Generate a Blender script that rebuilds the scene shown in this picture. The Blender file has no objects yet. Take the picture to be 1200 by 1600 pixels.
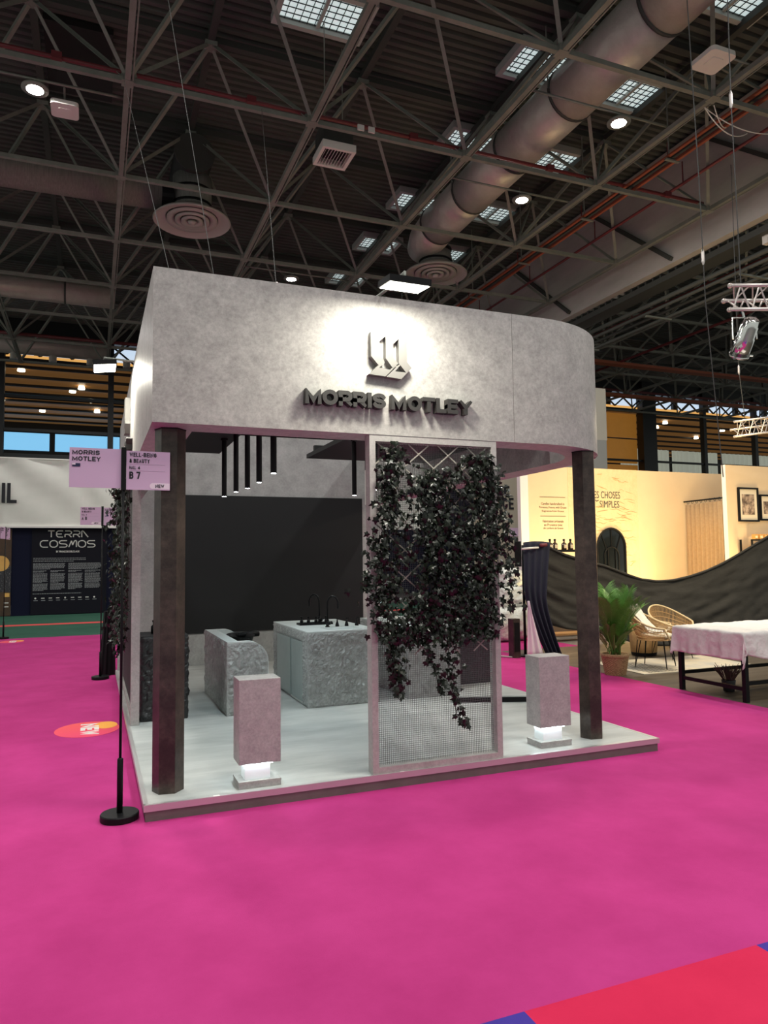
import bpy, math, random
from math import pi, sin, cos, radians
from mathutils import Vector, Matrix, noise
random.seed(7)
S = bpy.context.scene
COL = S.collection

# ------------------------------------------------------------------ camera
def make_camera():
    yaw, pitch, roll = -0.383291, 0.067381, -0.012780
    cy, sy, cp, sp = cos(yaw), sin(yaw), cos(pitch), sin(pitch)
    F = Vector((-sy*cp, cy*cp, sp)); R = Vector((cy, sy, 0)); U = R.cross(F)
    cr, sr = cos(roll), sin(roll)
    R2 = cr*R + sr*U; U2 = -sr*R + cr*U
    cam = bpy.data.cameras.new('camera')
    cam.sensor_fit = 'VERTICAL'; cam.sensor_height = 36.0
    cam.lens = 1128.5/1600*36.0
    cam.clip_end = 300
    o = bpy.data.objects.new('camera', cam); COL.objects.link(o)
    m = Matrix((R2, U2, -F)).transposed().to_4x4()
    m.translation = Vector((-0.30659, -4.73488, 1.57383))
    o.matrix_world = m
    S.camera = o
make_camera()

# ------------------------------------------------------------------ world, exposure, lights
S.view_settings.view_transform = 'Standard'
S.view_settings.look = 'None'
S.view_settings.exposure = 0.0
S.view_settings.gamma = 1.0
S.view_settings.use_curve_mapping = False
W = bpy.data.worlds.new('hall_world'); S.world = W; W.use_nodes = True
bg = W.node_tree.nodes['Background']
bg.inputs[0].default_value = (0.94, 1.0, 0.93, 1); bg.inputs[1].default_value = 0.52

def area_light(name, loc, to, power, size, color=(1, 1, 1), sy=None, spread=pi):
    l = bpy.data.lights.new(name, 'AREA'); l.energy = power; l.color = color
    l.shape = 'RECTANGLE' if sy else 'DISK'; l.size = size; l.spread = spread
    if sy: l.size_y = sy
    o = bpy.data.objects.new(name, l); COL.objects.link(o); o.location = loc
    d = Vector(to) - Vector(loc)
    o.rotation_euler = d.to_track_quat('-Z', 'Y').to_euler()
    return o
def spot_light(name, loc, to, power, angle, color=(1, 1, 1), blend=.5, r=.03):
    l = bpy.data.lights.new(name, 'SPOT'); l.energy = power; l.color = color
    l.spot_size = radians(angle); l.spot_blend = blend; l.shadow_soft_size = r
    o = bpy.data.objects.new(name, l); COL.objects.link(o); o.location = loc
    d = Vector(to) - Vector(loc)
    o.rotation_euler = d.to_track_quat('-Z', 'Y').to_euler()
    return o
HIGHBAY_POWER = 180
HIGHBAY_COLOR = (1.0, 0.985, 0.94)
# the rows of high bay lamps go on past the frame and behind the camera (the lamps in view carry their own light below)
for (x, y) in [(-1.25, 1.4), (-1.25, -4.6), (3.4, -2.0), (3.4, -8.0), (8.0, -1.0), (8.0, -6.8), (-7.2, 7.4), (-7.2, 1.4), (14.5, 1.9), (-1.25, 19.4), (14.5, 13.5), (4.4, 19.4)]:
    area_light('high_bay_light', (x, y, 9.0), (x, y, 0), HIGHBAY_POWER, .5, HIGHBAY_COLOR)

# ------------------------------------------------------------------ materials
MATS = {}
def mat(name, col, rough=.5, metal=0., col2=None, scale=4., detail=4., stretch=None, bump=None, emit=None, spec=.5, contrast=(.3, .7), alpha=None, trans=0., rgh=.65, fine=None):
    m = bpy.data.materials.new(name); m.use_nodes = True
    nt = m.node_tree; b = nt.nodes['Principled BSDF']
    b.inputs['Base Color'].default_value = (*col, 1)
    b.inputs['Roughness'].default_value = rough
    b.inputs['Metallic'].default_value = metal
    b.inputs['Specular IOR Level'].default_value = spec
    if trans: b.inputs['Transmission Weight'].default_value = trans
    if alpha is not None: b.inputs['Alpha'].default_value = alpha
    tc = mp = None
    def coords():
        nonlocal tc, mp
        if tc is None:
            tc = nt.nodes.new('ShaderNodeTexCoord'); mp = nt.nodes.new('ShaderNodeMapping')
            nt.links.new(tc.outputs['Object'], mp.inputs['Vector'])
            if stretch: mp.inputs['Scale'].default_value = stretch
        return mp.outputs['Vector']
    if col2 is not None:
        n = nt.nodes.new('ShaderNodeTexNoise'); n.inputs['Scale'].default_value = scale; n.inputs['Detail'].default_value = detail; n.inputs['Roughness'].default_value = rgh
        nt.links.new(coords(), n.inputs['Vector'])
        r = nt.nodes.new('ShaderNodeValToRGB')
        r.color_ramp.elements[0].position = contrast[0]; r.color_ramp.elements[1].position = contrast[1]
        r.color_ramp.elements[0].color = (*col, 1); r.color_ramp.elements[1].color = (*col2, 1)
        nt.links.new(n.outputs['Fac'], r.inputs['Fac'])
        src = r.outputs['Color']
        if fine:
            n3 = nt.nodes.new('ShaderNodeTexNoise'); n3.inputs['Scale'].default_value = fine[0]; n3.inputs['Detail'].default_value = 6; n3.inputs['Roughness'].default_value = .75
            nt.links.new(coords(), n3.inputs['Vector'])
            mr = nt.nodes.new('ShaderNodeMapRange'); mr.inputs['From Min'].default_value = .3; mr.inputs['From Max'].default_value = .7
            mr.inputs['To Min'].default_value = 1-fine[1]; mr.inputs['To Max'].default_value = 1+fine[1]
            nt.links.new(n3.outputs['Fac'], mr.inputs['Value'])
            mx = nt.nodes.new('ShaderNodeVectorMath'); mx.operation = 'SCALE'
            nt.links.new(src, mx.inputs[0]); nt.links.new(mr.outputs['Result'], mx.inputs['Scale']); src = mx.outputs['Vector']
        nt.links.new(src, b.inputs['Base Color'])
    if bump:
        n2 = nt.nodes.new('ShaderNodeTexNoise'); n2.inputs['Scale'].default_value = bump[0]; n2.inputs['Detail'].default_value = 5
        nt.links.new(coords(), n2.inputs['Vector'])
        bp = nt.nodes.new('ShaderNodeBump'); bp.inputs['Strength'].default_value = bump[1]; bp.inputs['Distance'].default_value = bump[2] if len(bump) > 2 else .01
        nt.links.new(n2.outputs['Fac'], bp.inputs['Height']); nt.links.new(bp.outputs['Normal'], b.inputs['Normal'])
    if emit:
        b.inputs['Emission Color'].default_value = (*emit[0], 1); b.inputs['Emission Strength'].default_value = emit[1]
    MATS[name] = m
    return m

M_concrete = mat('concrete_laminate', (.29, .28, .265), .5, 0, (.47, .455, .43), 7, 12, contrast=(.33, .68), rgh=.8, fine=(38, .22))
M_concrete2 = mat('concrete_wall_board', (.30, .305, .30), .6, 0, (.42, .425, .42), 4., 8, contrast=(.36, .66), fine=(34, .15))
M_column = mat('column_dark_bronze', (.035, .026, .022), .36, .35, (.085, .064, .052), 5, 8, contrast=(.4, .68), fine=(30, .3))
M_black = mat('black_powder_coat', (.007, .007, .008), .42, spec=.16)
M_blackmat = mat('black_matt_board', (.011, .012, .013), .5, spec=.3)
M_vinyl = mat('platform_vinyl', (.40, .415, .40), .42, 0, (.56, .57, .55), 2.2, 7, stretch=(.5, 2.2, 1), contrast=(.35, .65))
M_alu = mat('brushed_aluminium', (.60, .59, .58), .38, .7)
M_kick = mat('platform_kickboard', (.13, .115, .105), .55, 0, (.17, .15, .14), 5, 5)
M_frame = mat('frame_concrete_foil', (.35, .335, .32), .5, 0, (.46, .44, .42), 6, 7, fine=(45, .18))
M_stone = mat('chiselled_plaster', (.24, .245, .235), .42, 0, (.40, .41, .40), 14, 8, bump=(60, .8, .012))
M_stonetop = mat('smooth_plaster_top', (.50, .54, .53), .4, 0, (.60, .63, .62), 5, 6)
M_doorgrey = mat('grey_green_door', (.30, .35, .345), .4, 0, (.36, .41, .40), 3, 5)
M_rockblack = mat('chiselled_black', (.014, .014, .015), .4, bump=(40, .6, .01))
M_wire = mat('galvanised_wire', (.13, .13, .13), .45, .5)
M_slat = mat('trellis_slat', (.33, .31, .27), .6)
M_leaf = mat('ivy_leaf', (.004, .006, .004), .32, 0, (.011, .016, .009), 9, 3, spec=.36)
M_stem = mat('ivy_stem', (.03, .022, .014), .7)
M_letter = mat('sign_letter_grey', (.030, .028, .026), .5)
M_emblem = mat('sign_emblem_grey', (.16, .155, .145), .4)
M_pink = mat('sign_board_pink', (.60, .42, .60), .4)
M_pinkpale = mat('sign_board_pale', (.78, .66, .76), .5)
M_ink = mat('black_ink', (.006, .006, .012), .6)
M_inkgrey = mat('grey_ink', (.35, .24, .34), .6)
M_flagblue = mat('flag_blue', (.01, .012, .06), .6)
M_white = mat('white_plastic', (.72, .68, .64), .45)
M_whiteprint = mat('white_print', (.85, .83, .80), .6)
M_greyprint = mat('grey_print', (.30, .31, .33), .6)
M_magenta = mat('magenta_carpet', (.43, .030, .178), .95, 0, (.51, .042, .220), 1.6, 8, spec=.15, bump=(260, .35, .004), contrast=(.35, .65))
M_red = mat('red_carpet', (.58, .018, .075), .95, 0, (.66, .026, .09), 2, 6, spec=.15, bump=(260, .35, .004))
M_blue = mat('blue_carpet', (.05, .035, .28), .95, 0, (.07, .045, .33), 2, 6, spec=.15, bump=(260, .35, .004))
M_green = mat('green_carpet', (.030, .095, .065), .95, 0, (.042, .12, .082), 1.2, 5, spec=.15)
M_stripe = mat('coral_stripe', (.72, .07, .07), .9)
M_hallfloor = mat('hall_concrete_floor', (.16, .15, .14), .6, 0, (.22, .21, .2), 1.2, 6)
M_woodfloor = mat('booth_vinyl_floor', (.055, .042, .03), .5, 0, (.13, .105, .08), 2.2, 8, stretch=(.35, 2.5, 1))
M_deck = mat('roof_deck', (.066, .071, .063), .7, 0, (.093, .099, .089), .7, 4)
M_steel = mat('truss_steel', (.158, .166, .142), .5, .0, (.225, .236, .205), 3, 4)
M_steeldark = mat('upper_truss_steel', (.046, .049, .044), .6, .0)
M_duct = mat('spiral_duct_metal', (.46, .43, .39), .38, .25, (.58, .54, .50), 3, 6, bump=(7, .25, .05))
M_ductgrey = mat('grey_duct', (.15, .148, .14), .7, .0, (.24, .235, .22), 14, 6, stretch=(3, 1, .3))
M_diff = mat('diffuser_metal', (.42, .40, .37), .5, .1)
M_hatch = mat('smoke_hatch', (.014, .013, .014), .6)
M_sky = mat('skylight_glass', (.75, .85, .85), .3, emit=((.78, .93, .92), .62))
M_curb = mat('skylight_curb', (.45, .47, .45), .6)
M_redpipe = mat('red_sprinkler_pipe', (.16, .025, .03), .5)
M_orange = mat('orange_cable_tray', (.30, .075, .035), .55)
M_bulk = mat('bulkhead_concrete', (.36, .34, .315), .8, 0, (.50, .475, .45), .9, 8, stretch=(1, .6, 2))
M_lamp = mat('lamp_lens', (1, 1, 1), .3, emit=((1, .98, .88), 40))
M_lampcool = mat('pendant_lens', (1, 1, 1), .3, emit=((.95, .98, 1), 12))
M_flood = mat('floodlight_lens', (1, 1, 1), .3, emit=((1, .97, .80), 18))
M_down = mat('downlight_lens', (1, 1, 1), .3, emit=((1, .9, .65), 5))
M_core = mat('glowing_acrylic', (.80, .84, .84), .3, emit=((.86, .97, 1.), .15))
M_strip = mat('led_strip', (.9, .9, .9), .3, emit=((.80, .97, 1.), 17))
M_boxpink = mat('pedestal_concrete', (.33, .315, .31), .5, 0, (.43, .41, .40), 12, 9, contrast=(.35, .66), fine=(60, .20))
M_banner = mat('white_banner', (.76, .76, .71), .7, 0, (.82, .82, .77), 1.5, 3)
M_navy = mat('navy_partition', (.006, .008, .030), .6, spec=.15)
M_navypanel = mat('dark_text_panel', (.009, .009, .016), .6, spec=.15)
M_poster = mat('brown_poster', (.11, .055, .025), .6, 0, (.05, .03, .02), 3, 5)
M_posternight = mat('night_poster', (.03, .03, .04), .6, 0, (.45, .42, .42), 24, 6, contrast=(.55, .72))
M_moon = mat('yellow_moon', (.95, .55, .15), .6, 0, (.85, .45, .12), 5, 3)
M_mull = mat('facade_mullion', (.008, .008, .010), .5)
M_woodceil = mat('mezzanine_wood', (.36, .15, .035), .55, 0, (.44, .19, .045), 1.5, 5, stretch=(.2, 3, 1), emit=((.40, .19, .06), .2))  # weak emission puts the mezzanine lighting into the wood itself
M_woodwall = mat('mezzanine_wall_wood', (.42, .17, .025), .5, 0, (.50, .21, .035), 1.2, 5, emit=((.45, .19, .03), .35))  # panels glow a little so they read as lit; no lamp in them
M_woodedge = mat('mezzanine_edge_wood', (.55, .26, .06), .5, emit=((.80, .42, .12), .9))  # emission brightens the edge strip as if lit; it is plain wood
M_daywin = mat('daylight_window', (.3, .6, .8), .3, emit=((.20, .52, .82), 1.0))
M_clere = mat('clerestory_glass', (.7, .8, .9), .3, emit=((.52, .66, .82), 1.0))
M_netcurtain = mat('net_curtain', (.55, .58, .5), .8, emit=((.62, .66, .55), .30))  # brightness put into the fabric by emission, the curtain is no lamp
M_yellow = mat('warm_plaster_wall', (.78, .57, .35), .7, 0, (.82, .61, .38), 2, 4)
M_stoneprint = mat('stone_print_wall', (.72, .54, .30), .75, 0, (.80, .62, .36), 5, 8, bump=(6, .6, .05))
M_crack = mat('stone_print_joint', (.52, .33, .15), .8)
M_curtain = mat('beige_curtain', (.36, .225, .11), .85, 0, (.42, .27, .14), 20, 3)
M_inkbrown = mat('brown_ink', (.10, .06, .03), .7)
M_inktext = mat('dark_grey_ink', (.045, .045, .04), .7)
M_drape = mat('black_drape', (.022, .020, .017), .85, 0, (.034, .031, .026), 30, 4, stretch=(.5, 1, 2))
M_navycloth = mat('navy_drape', (.008, .010, .028), .8)
M_mirror = mat('arched_mirror_glass', (.02, .025, .03), .08, .6)
M_rattan = mat('rattan', (.50, .30, .12), .6, 0, (.62, .40, .18), 30, 3)
M_rattanpale = mat('rattan_pale', (.66, .50, .28), .6)
M_cushion = mat('cream_cushion', (.62, .55, .42), .9, 0, (.70, .63, .50), 6, 4)
M_throw = mat('white_throw', (.78, .73, .64), .9, bump=(60, .5, .01))
M_basket = mat('woven_basket', (.20, .105, .045), .8, 0, (.50, .33, .17), 38, 3, stretch=(1, 1, 2.2), bump=(60, .8, .01))
M_soil = mat('plant_soil', (.02, .014, .01), .9)
M_palm = mat('palm_leaf', (.05, .17, .02), .4, 0, (.14, .32, .05), 4, 3)
M_palmstem = mat('palm_cane', (.16, .20, .05), .6)
M_rug = mat('patterned_rug', (.62, .53, .38), .95, 0, (.42, .40, .36), 3, 4)
M_rugline = mat('rug_line', (.06, .06, .06), .95)
M_cloth = mat('white_tablecloth', (.68, .65, .63), .8, 0, (.76, .73, .71), 8, 4, bump=(22, .6, .015))
M_heather = mat('heather_flower', (.14, .05, .07), .8, 0, (.08, .07, .03), 20, 3)
M_pot = mat('dark_plant_pot', (.02, .018, .02), .5)
M_bottle = mat('amber_bottle', (.045, .018, .006), .12, spec=.8)
M_label = mat('bottle_label', (.80, .62, .40), .7)
M_orangebox = mat('amber_candle_box', (.75, .38, .10), .5)
M_photo = mat('sepia_photo', (.10, .06, .04), .5, 0, (.62, .45, .32), 7, 6, contrast=(.42, .62))
M_mount = mat('photo_mount', (.80, .68, .50), .6)
M_plastic = mat('clear_plastic_sheet', (.62, .65, .62), .25, 0, (.75, .78, .75), 6, 6, bump=(9, .9, .06), alpha=.85)
M_greywall = mat('grey_partition', (.34, .33, .30), .7)
M_greywall2 = mat('grey_partition_low', (.22, .23, .235), .7)
M_beigewall = mat('beige_partition', (.42, .38, .30), .7)
M_whiteend = mat('white_wall_end', (.80, .77, .74), .6)
M_par = mat('polished_spotlight', (.75, .74, .72), .16, 1.)
M_trussalu = mat('rigging_aluminium', (.66, .60, .57), .38, .8)
M_rope = mat('steel_cable', (.05, .05, .048), .8)
M_stk_o = mat('sticker_orange', (.90, .10, .09), .7, 0, (.85, .05, .16), .8, 1)
M_stk_y = mat('sticker_yellow', (.95, .42, .06), .7)
M_woodlow = mat('wood_bench_top', (.45, .25, .10), .5)
M_brownboard = mat('brown_partition', (.20, .13, .09), .8)  # even brown for the low partition

# ------------------------------------------------------------------ mesh builder
class MB:
    def __init__(self): self.v = []; self.f = []; self.m = []
    def add(self, vs, fs, mi=0):
        k = len(self.v); self.v += [tuple(p) for p in vs]
        self.f += [tuple(i+k for i in f) for f in fs]; self.m += [mi]*len(fs)
        return self
    def box(self, x0, x1, y0, y1, z0, z1, mi=0):
        v = [(x0,y0,z0),(x1,y0,z0),(x1,y1,z0),(x0,y1,z0),(x0,y0,z1),(x1,y0,z1),(x1,y1,z1),(x0,y1,z1)]
        return self.add(v, [(0,3,2,1),(4,5,6,7),(0,1,5,4),(1,2,6,5),(2,3,7,6),(3,0,4,7)], mi)
    def bevbox(self, x0, x1, y0, y1, z0, z1, b=.006, mi=0):
        # box with chamfered vertical and top edges
        def ring(x0, x1, y0, y1, z, c):
            return [(x0+c,y0,z),(x1-c,y0,z),(x1,y0+c,z),(x1,y1-c,z),(x1-c,y1,z),(x0+c,y1,z),(x0,y1-c,z),(x0,y0+c,z)]
        r = ring(x0,x1,y0,y1,z0,b)+ring(x0,x1,y0,y1,z1-b,b)+ring(x0+b,x1-b,y0+b,y1-b,z1,b)
        fs = [tuple(range(7,-1,-1)), tuple(range(16,24))]
        for k in (0, 8):
            for i in range(8): fs.append((k+i, k+(i+1)%8, k+8+(i+1)%8, k+8+i))
        return self.add(r, fs, mi)
    def bar(self, p, q, w, h=None, mi=0, up=(0,0,1)):
        p = Vector(p); q = Vector(q); h = h or w; d = (q-p).normalized()
        u = Vector(up)
        if abs(d.dot(u)) > .98: u = Vector((0,1,0))
        a = d.cross(u).normalized()*w/2; b = a.cross(d).normalized()*h/2
        v = [p-a-b,p+a-b,p+a+b,p-a+b,q-a-b,q+a-b,q+a+b,q-a+b]
        return self.add(v, [(0,3,2,1),(4,5,6,7),(0,1,5,4),(1,2,6,5),(2,3,7,6),(3,0,4,7)], mi)
    def angle(self, p, q, w, t=.012, mi=0):
        # an L section
        p = Vector(p); q = Vector(q); d = (q-p).normalized(); u = Vector((0,0,1))
        if abs(d.dot(u)) > .98: u = Vector((0,1,0))
        a = d.cross(u).normalized(); b = a.cross(d).normalized()
        pr = [(0,0),(w,0),(w,t),(t,t),(t,w),(0,w)]
        pr = [(x-w*.4, y-w*.4) for x, y in pr]
        v = [p+a*x+b*y for x, y in pr]+[q+a*x+b*y for x, y in pr]
        fs = [(i,(i+1)%6,6+(i+1)%6,6+i) for i in range(6)]+[(0,1,2,3),(0,3,4,5),(9,8,7,6),(11,10,9,6)]
        return self.add(v, fs, mi)
    def tube(self, pts, r, n=8, mi=0, cap=True):
        pts = [Vector(p) for p in pts]; rs = r if isinstance(r, (list, tuple)) else [r]*len(pts)
        vs = []; fs = []; ref = None
        for i, p in enumerate(pts):
            d = (pts[min(i+1,len(pts)-1)]-pts[max(i-1,0)]).normalized()
            if ref is None:
                ref = Vector((0,0,1)) if abs(d.z) < .9 else Vector((1,0,0))
            a = (ref-d*ref.dot(d)).normalized(); b = d.cross(a); ref = a
            for k in range(n):
                t = 2*pi*k/n; vs.append(p+a*cos(t)*rs[i]+b*sin(t)*rs[i])
        for i in range(len(pts)-1):
            for k in range(n):
                fs.append((i*n+k, i*n+(k+1)%n, (i+1)*n+(k+1)%n, (i+1)*n+k))
        if cap:
            fs.append(tuple(range(n-1,-1,-1))); j = (len(pts)-1)*n; fs.append(tuple(range(j,j+n)))
        return self.add(vs, fs, mi)
    def lathe(self, prof, n=24, c=(0,0,0), mi=0, cap=True, axis='z'):
        vs = []; fs = []
        for (r, z) in prof:
            for k in range(n):
                t = 2*pi*k/n
                x, y, w = r*cos(t), r*sin(t), z
                if axis == 'y': x, y, w = x, w, y
                vs.append((c[0]+x, c[1]+y, c[2]+w))
        for i in range(len(prof)-1):
            for k in range(n): fs.append((i*n+k, i*n+(k+1)%n, (i+1)*n+(k+1)%n, (i+1)*n+k))
        if cap:
            fs.append(tuple(range(n-1,-1,-1))); j = (len(prof)-1)*n; fs.append(tuple(range(j,j+n)))
        return self.add(vs, fs, mi)
    def prism(self, poly, o, ex, ey, ez, t, mi=0):
        # extrude a 2D polygon lying in (ex,ey) by t along ez
        o = Vector(o); ex = Vector(ex); ey = Vector(ey); ez = Vector(ez); n = len(poly)
        v = [o+ex*x+ey*y for x, y in poly]+[o+ex*x+ey*y+ez*t for x, y in poly]
        fs = [tuple(range(n-1,-1,-1)), tuple(range(n,2*n))]+[(i,(i+1)%n,n+(i+1)%n,n+i) for i in range(n)]
        return self.add(v, fs, mi)
    def grid(self, fn, nu, nv, mi=0):
        v = [fn(i/nu, j/nv) for j in range(nv+1) for i in range(nu+1)]
        f = [(j*(nu+1)+i, j*(nu+1)+i+1, (j+1)*(nu+1)+i+1, (j+1)*(nu+1)+i) for j in range(nv) for i in range(nu)]
        return self.add(v, f, mi)
    def build(self, name, mats, parent=None, smooth=False, solid=None, fix=True):
        me = bpy.data.meshes.new(name)
        off = Vector((0,0,0)); p = parent
        while p is not None: off += p.location; p = p.parent
        me.from_pydata([tuple(Vector(q)-off) for q in self.v], [], self.f)
        if not isinstance(mats, (list, tuple)): mats = [mats]
        for m in mats: me.materials.append(m)
        if len(mats) > 1: me.polygons.foreach_set('material_index', self.m)
        if fix:
            import bmesh
            bm = bmesh.new(); bm.from_mesh(me); bmesh.ops.recalc_face_normals(bm, faces=bm.faces); bm.to_mesh(me); bm.free()
        if smooth: me.polygons.foreach_set('use_smooth', [True]*len(me.polygons))
        o = bpy.data.objects.new(name, me); COL.objects.link(o)
        if parent is not None: o.parent = parent
        if solid:
            md = o.modifiers.new('thickness', 'SOLIDIFY'); md.thickness = solid; md.offset = 0
        return o

def tag(o, label=None, cat=None, group=None, kind=None):
    if label: o['label'] = label
    if cat: o['category'] = cat
    if group: o['group'] = group
    if kind: o['kind'] = kind
    return o
def thing(name, label, cat, loc=(0,0,0), group=None):
    o = bpy.data.objects.new(name, None); COL.objects.link(o); o.location = loc; o.empty_display_size = .1
    return tag(o, label, cat, group)
def dup(root, loc, label, rz=None, group=None):
    def cp(o, par):
        c = o.copy(); COL.objects.link(c)
        if par is not None: c.parent = par
        for ch in list(o.children): cp(ch, c)
        return c
    r = cp(root, None); r.location = loc
    if rz is not None: r.rotation_euler = (0,0,rz)
    tag(r, label, None, group)
    return r
def copy_part(o, mtx):
    c = o.copy(); COL.objects.link(c); c.parent = o.parent; c.matrix_local = mtx
    return c
def struct(o): o['kind'] = 'structure'; return o

def text_mb(body, w, h, o, ex, ey, ez, t=.002, bold=0., anchor='l', sp=1., line=1.):
    cu = bpy.data.curves.new('lettering', 'FONT'); cu.body = body; cu.size = 1.; cu.offset = bold; cu.resolution_u = 3
    cu.space_character = sp; cu.space_line = line
    if anchor == 'c': cu.align_x = 'CENTER'
    ob = bpy.data.objects.new('lettering', cu); COL.objects.link(ob)
    dg = bpy.context.evaluated_depsgraph_get(); dg.update()
    me = bpy.data.meshes.new_from_object(ob.evaluated_get(dg))
    vs = [v.co.copy() for v in me.vertices]; fs = [tuple(p.vertices) for p in me.polygons]
    x0 = min(v.x for v in vs); x1 = max(v.x for v in vs); y0 = min(v.y for v in vs); y1 = max(v.y for v in vs)
    sx = w/(x1-x0); sy = h/(y1-y0)
    bpy.data.objects.remove(ob); bpy.data.curves.remove(cu); bpy.data.meshes.remove(me)
    o = Vector(o); ex = Vector(ex); ey = Vector(ey); ez = Vector(ez)
    n = len(vs)
    base = [o+ex*((v.x-x0)*sx)+ey*((v.y-y0)*sy) for v in vs]
    mb = MB()
    # flat faces front and back plus side walls on the open border edges
    edge = {}
    for f in fs:
        for i in range(len(f)):
            a, b = f[i], f[(i+1)%len(f)]
            edge[(a,b)] = edge.get((a,b), 0)+1
    v2 = base+[p+ez*t for p in base]
    f2 = [tuple(reversed(f)) for f in fs]+[tuple(i+n for i in f) for f in fs]
    for (a, b) in edge:
        if (b, a) not in edge: f2.append((a, b, b+n, a+n))
    mb.add(v2, f2)
    return mb
def text(name, body, w, h, o, ex, ey, ez, m, parent, t=.002, bold=0., **k):
    return text_mb(body, w, h, o, ex, ey, ez, t, bold, **k).build(name, m, parent, fix=False)
def _arc(cx, cy, rx, ry, a0, a1, n=8): return [(cx+rx*cos(radians(a0+(a1-a0)*i/n)), cy+ry*sin(radians(a0+(a1-a0)*i/n))) for i in range(n+1)]
_O = _arc(.5, .5, .5, .5, 90, 450, 20)
STROKE = {
 'M': [[(0,0),(0,1),(.5,.12),(1,1),(1,0)]], 'O': [_O], 'I': [[(.5,0),(.5,1)]], 'T': [[(0,1),(1,1)], [(.5,1),(.5,0)]],
 'R': [[(0,0),(0,1),(.66,1)]+_arc(.66,.70,.34,.30,90,-90)+[(0,.40)], [(.50,.40),(1,0)]], 'L': [[(0,1),(0,0),(1,0)]],
 'S': [_arc(.5,.75,.5,.25,20,90,4)+_arc(.5,.75,.5,.25,90,250,8)+_arc(.5,.25,.5,.25,70,-90,8)+_arc(.5,.25,.5,.25,-90,-160,4)],
 'E': [[(1,1),(0,1),(0,0),(1,0)], [(0,.5),(.9,.5)]], 'Y': [[(0,1),(.5,.45),(1,1)], [(.5,.5),(.5,0)]],
 'W': [[(0,1),(.25,0),(.5,.9),(.75,0),(1,1)]], 'B': [[(0,0),(0,1),(.6,1)]+_arc(.6,.76,.34,.24,90,-90)+[(0,.52)], [(.6,.52)]+_arc(.62,.26,.38,.26,90,-90)+[(0,0)]],
 'N': [[(0,0),(0,1),(1,0),(1,1)]], 'G': [_arc(.5,.5,.5,.5,40,330,16)+[(1,.25),(1,.48),(.55,.48)]], 'A': [[(0,0),(.5,1),(1,0)], [(.2,.3),(.8,.3)]],
 'U': [[(0,1),(0,.4)]+_arc(.5,.4,.5,.4,180,360,10)+[(1,1)]], 'H': [[(0,0),(0,1)], [(1,0),(1,1)], [(0,.5),(1,.5)]], '-': [[(.1,.45),(.9,.45)]],
 'C': [_arc(.5,.5,.5,.5,45,315,14)], '4': [[(.75,0),(.75,1),(0,.3),(1,.3)]], '7': [[(0,1),(1,1),(.4,0)]],
 '8': [_arc(.5,.76,.42,.24,-90,270,14), _arc(.5,.26,.5,.26,90,450,14)], '9': [_arc(.5,.7,.5,.3,0,360,14), [(1,.7)]+_arc(.5,.4,.5,.4,0,-120,8)],
 '&': [[(1,0),(.2,.72)]+_arc(.48,.8,.26,.2,200,-20,8)+[(.1,.36)]+_arc(.42,.22,.38,.22,170,300,6)+[(1,.45)]]}
NARROW = {'I': .30, '-': .55, ' ': .38, 'M': 1.22, 'W': 1.28, 'O': 1.06, 'L': .84, 'E': .86, 'T': .92, '4': .95}
def glyph(m, ch, o, ex, ey, ez, w, h, t, depth):
    o = Vector(o); ex = Vector(ex); ey = Vector(ey); ez = Vector(ez)
    full = depth
    for si, pl in enumerate(STROKE[ch]):
        depth = full*(1-.03*si)
        P = [Vector((t/2+a*(w-t), t/2+b*(h-t))) if ch != 'I' else Vector((w/2, b*h)) for a, b in pl]
        closed = (P[0]-P[-1]).length < 1e-6
        n = len(P); L = []; Rr = []
        for i in range(n):
            d0 = (P[i]-P[i-1]).normalized() if i else ((P[0]-P[-2]).normalized() if closed else None)
            d1 = (P[i+1]-P[i]).normalized() if i < n-1 else ((P[1]-P[0]).normalized() if closed else None)
            d0 = d0 or d1; d1 = d1 or d0
            nn = Vector((-d0.y-d1.y, d0.x+d1.x)); nn.normalize()
            k = min(t/2/max(nn.dot(Vector((-d0.y, d0.x))), .3), t*1.05)
            e = Vector((0,0))
            if not closed and ch != 'I':       # square caps reach the box edge
                if i == 0: e = -d0*t/2
                if i == n-1: e = d0*t/2
            c = P[i]+e; c = Vector((min(max(c.x, 0), w), min(max(c.y, 0), h)))
            def cl(q): return Vector((min(max(q.x, 0), w), min(max(q.y, 0), h)))
            L.append(cl(c+nn*k)); Rr.append(cl(c-nn*k))
        v = []; f = []
        for a, b in zip(L, Rr):
            for q in (a, b): v += [o+ex*q.x+ey*q.y, o+ex*q.x+ey*q.y+ez*depth]
        for i in range(n-1):
            k = 4*i
            f += [(k+1,k+3,k+7,k+5), (k,k+4,k+6,k+2), (k,k+1,k+5,k+4), (k+2,k+6,k+7,k+3)]
        f += [(0,2,3,1), (4*n-4,4*n-3,4*n-1,4*n-2)]
        m.add(v, f)
def word_mb(body, w, h, o, ex, ey, ez, depth, bold=.26, gap=.16):
    u = [NARROW.get(c, 1.) for c in body]
    tot = sum(u)+gap*(len(body)-1); k = w/tot; x = 0; m = MB()
    for c, uu in zip(body, u):
        if c != ' ': glyph(m, c, Vector(o)+Vector(ex)*x, ex, ey, ez, uu*k, h, min(bold*h, uu*k*(.36 if c != 'I' else 1)), depth)
        x += (uu+gap)*k
    return m
def word(name, body, w, h, o, ex, ey, ez, m, parent, t=.002, bold=.26, gap=.16):
    return word_mb(body, w, h, o, ex, ey, ez, t, bold, gap).build(name, m, parent)
FX, FZ, FN = (1,0,0), (0,0,1), (0,-1,0)      # axes of a vertical board that faces -Y

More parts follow.
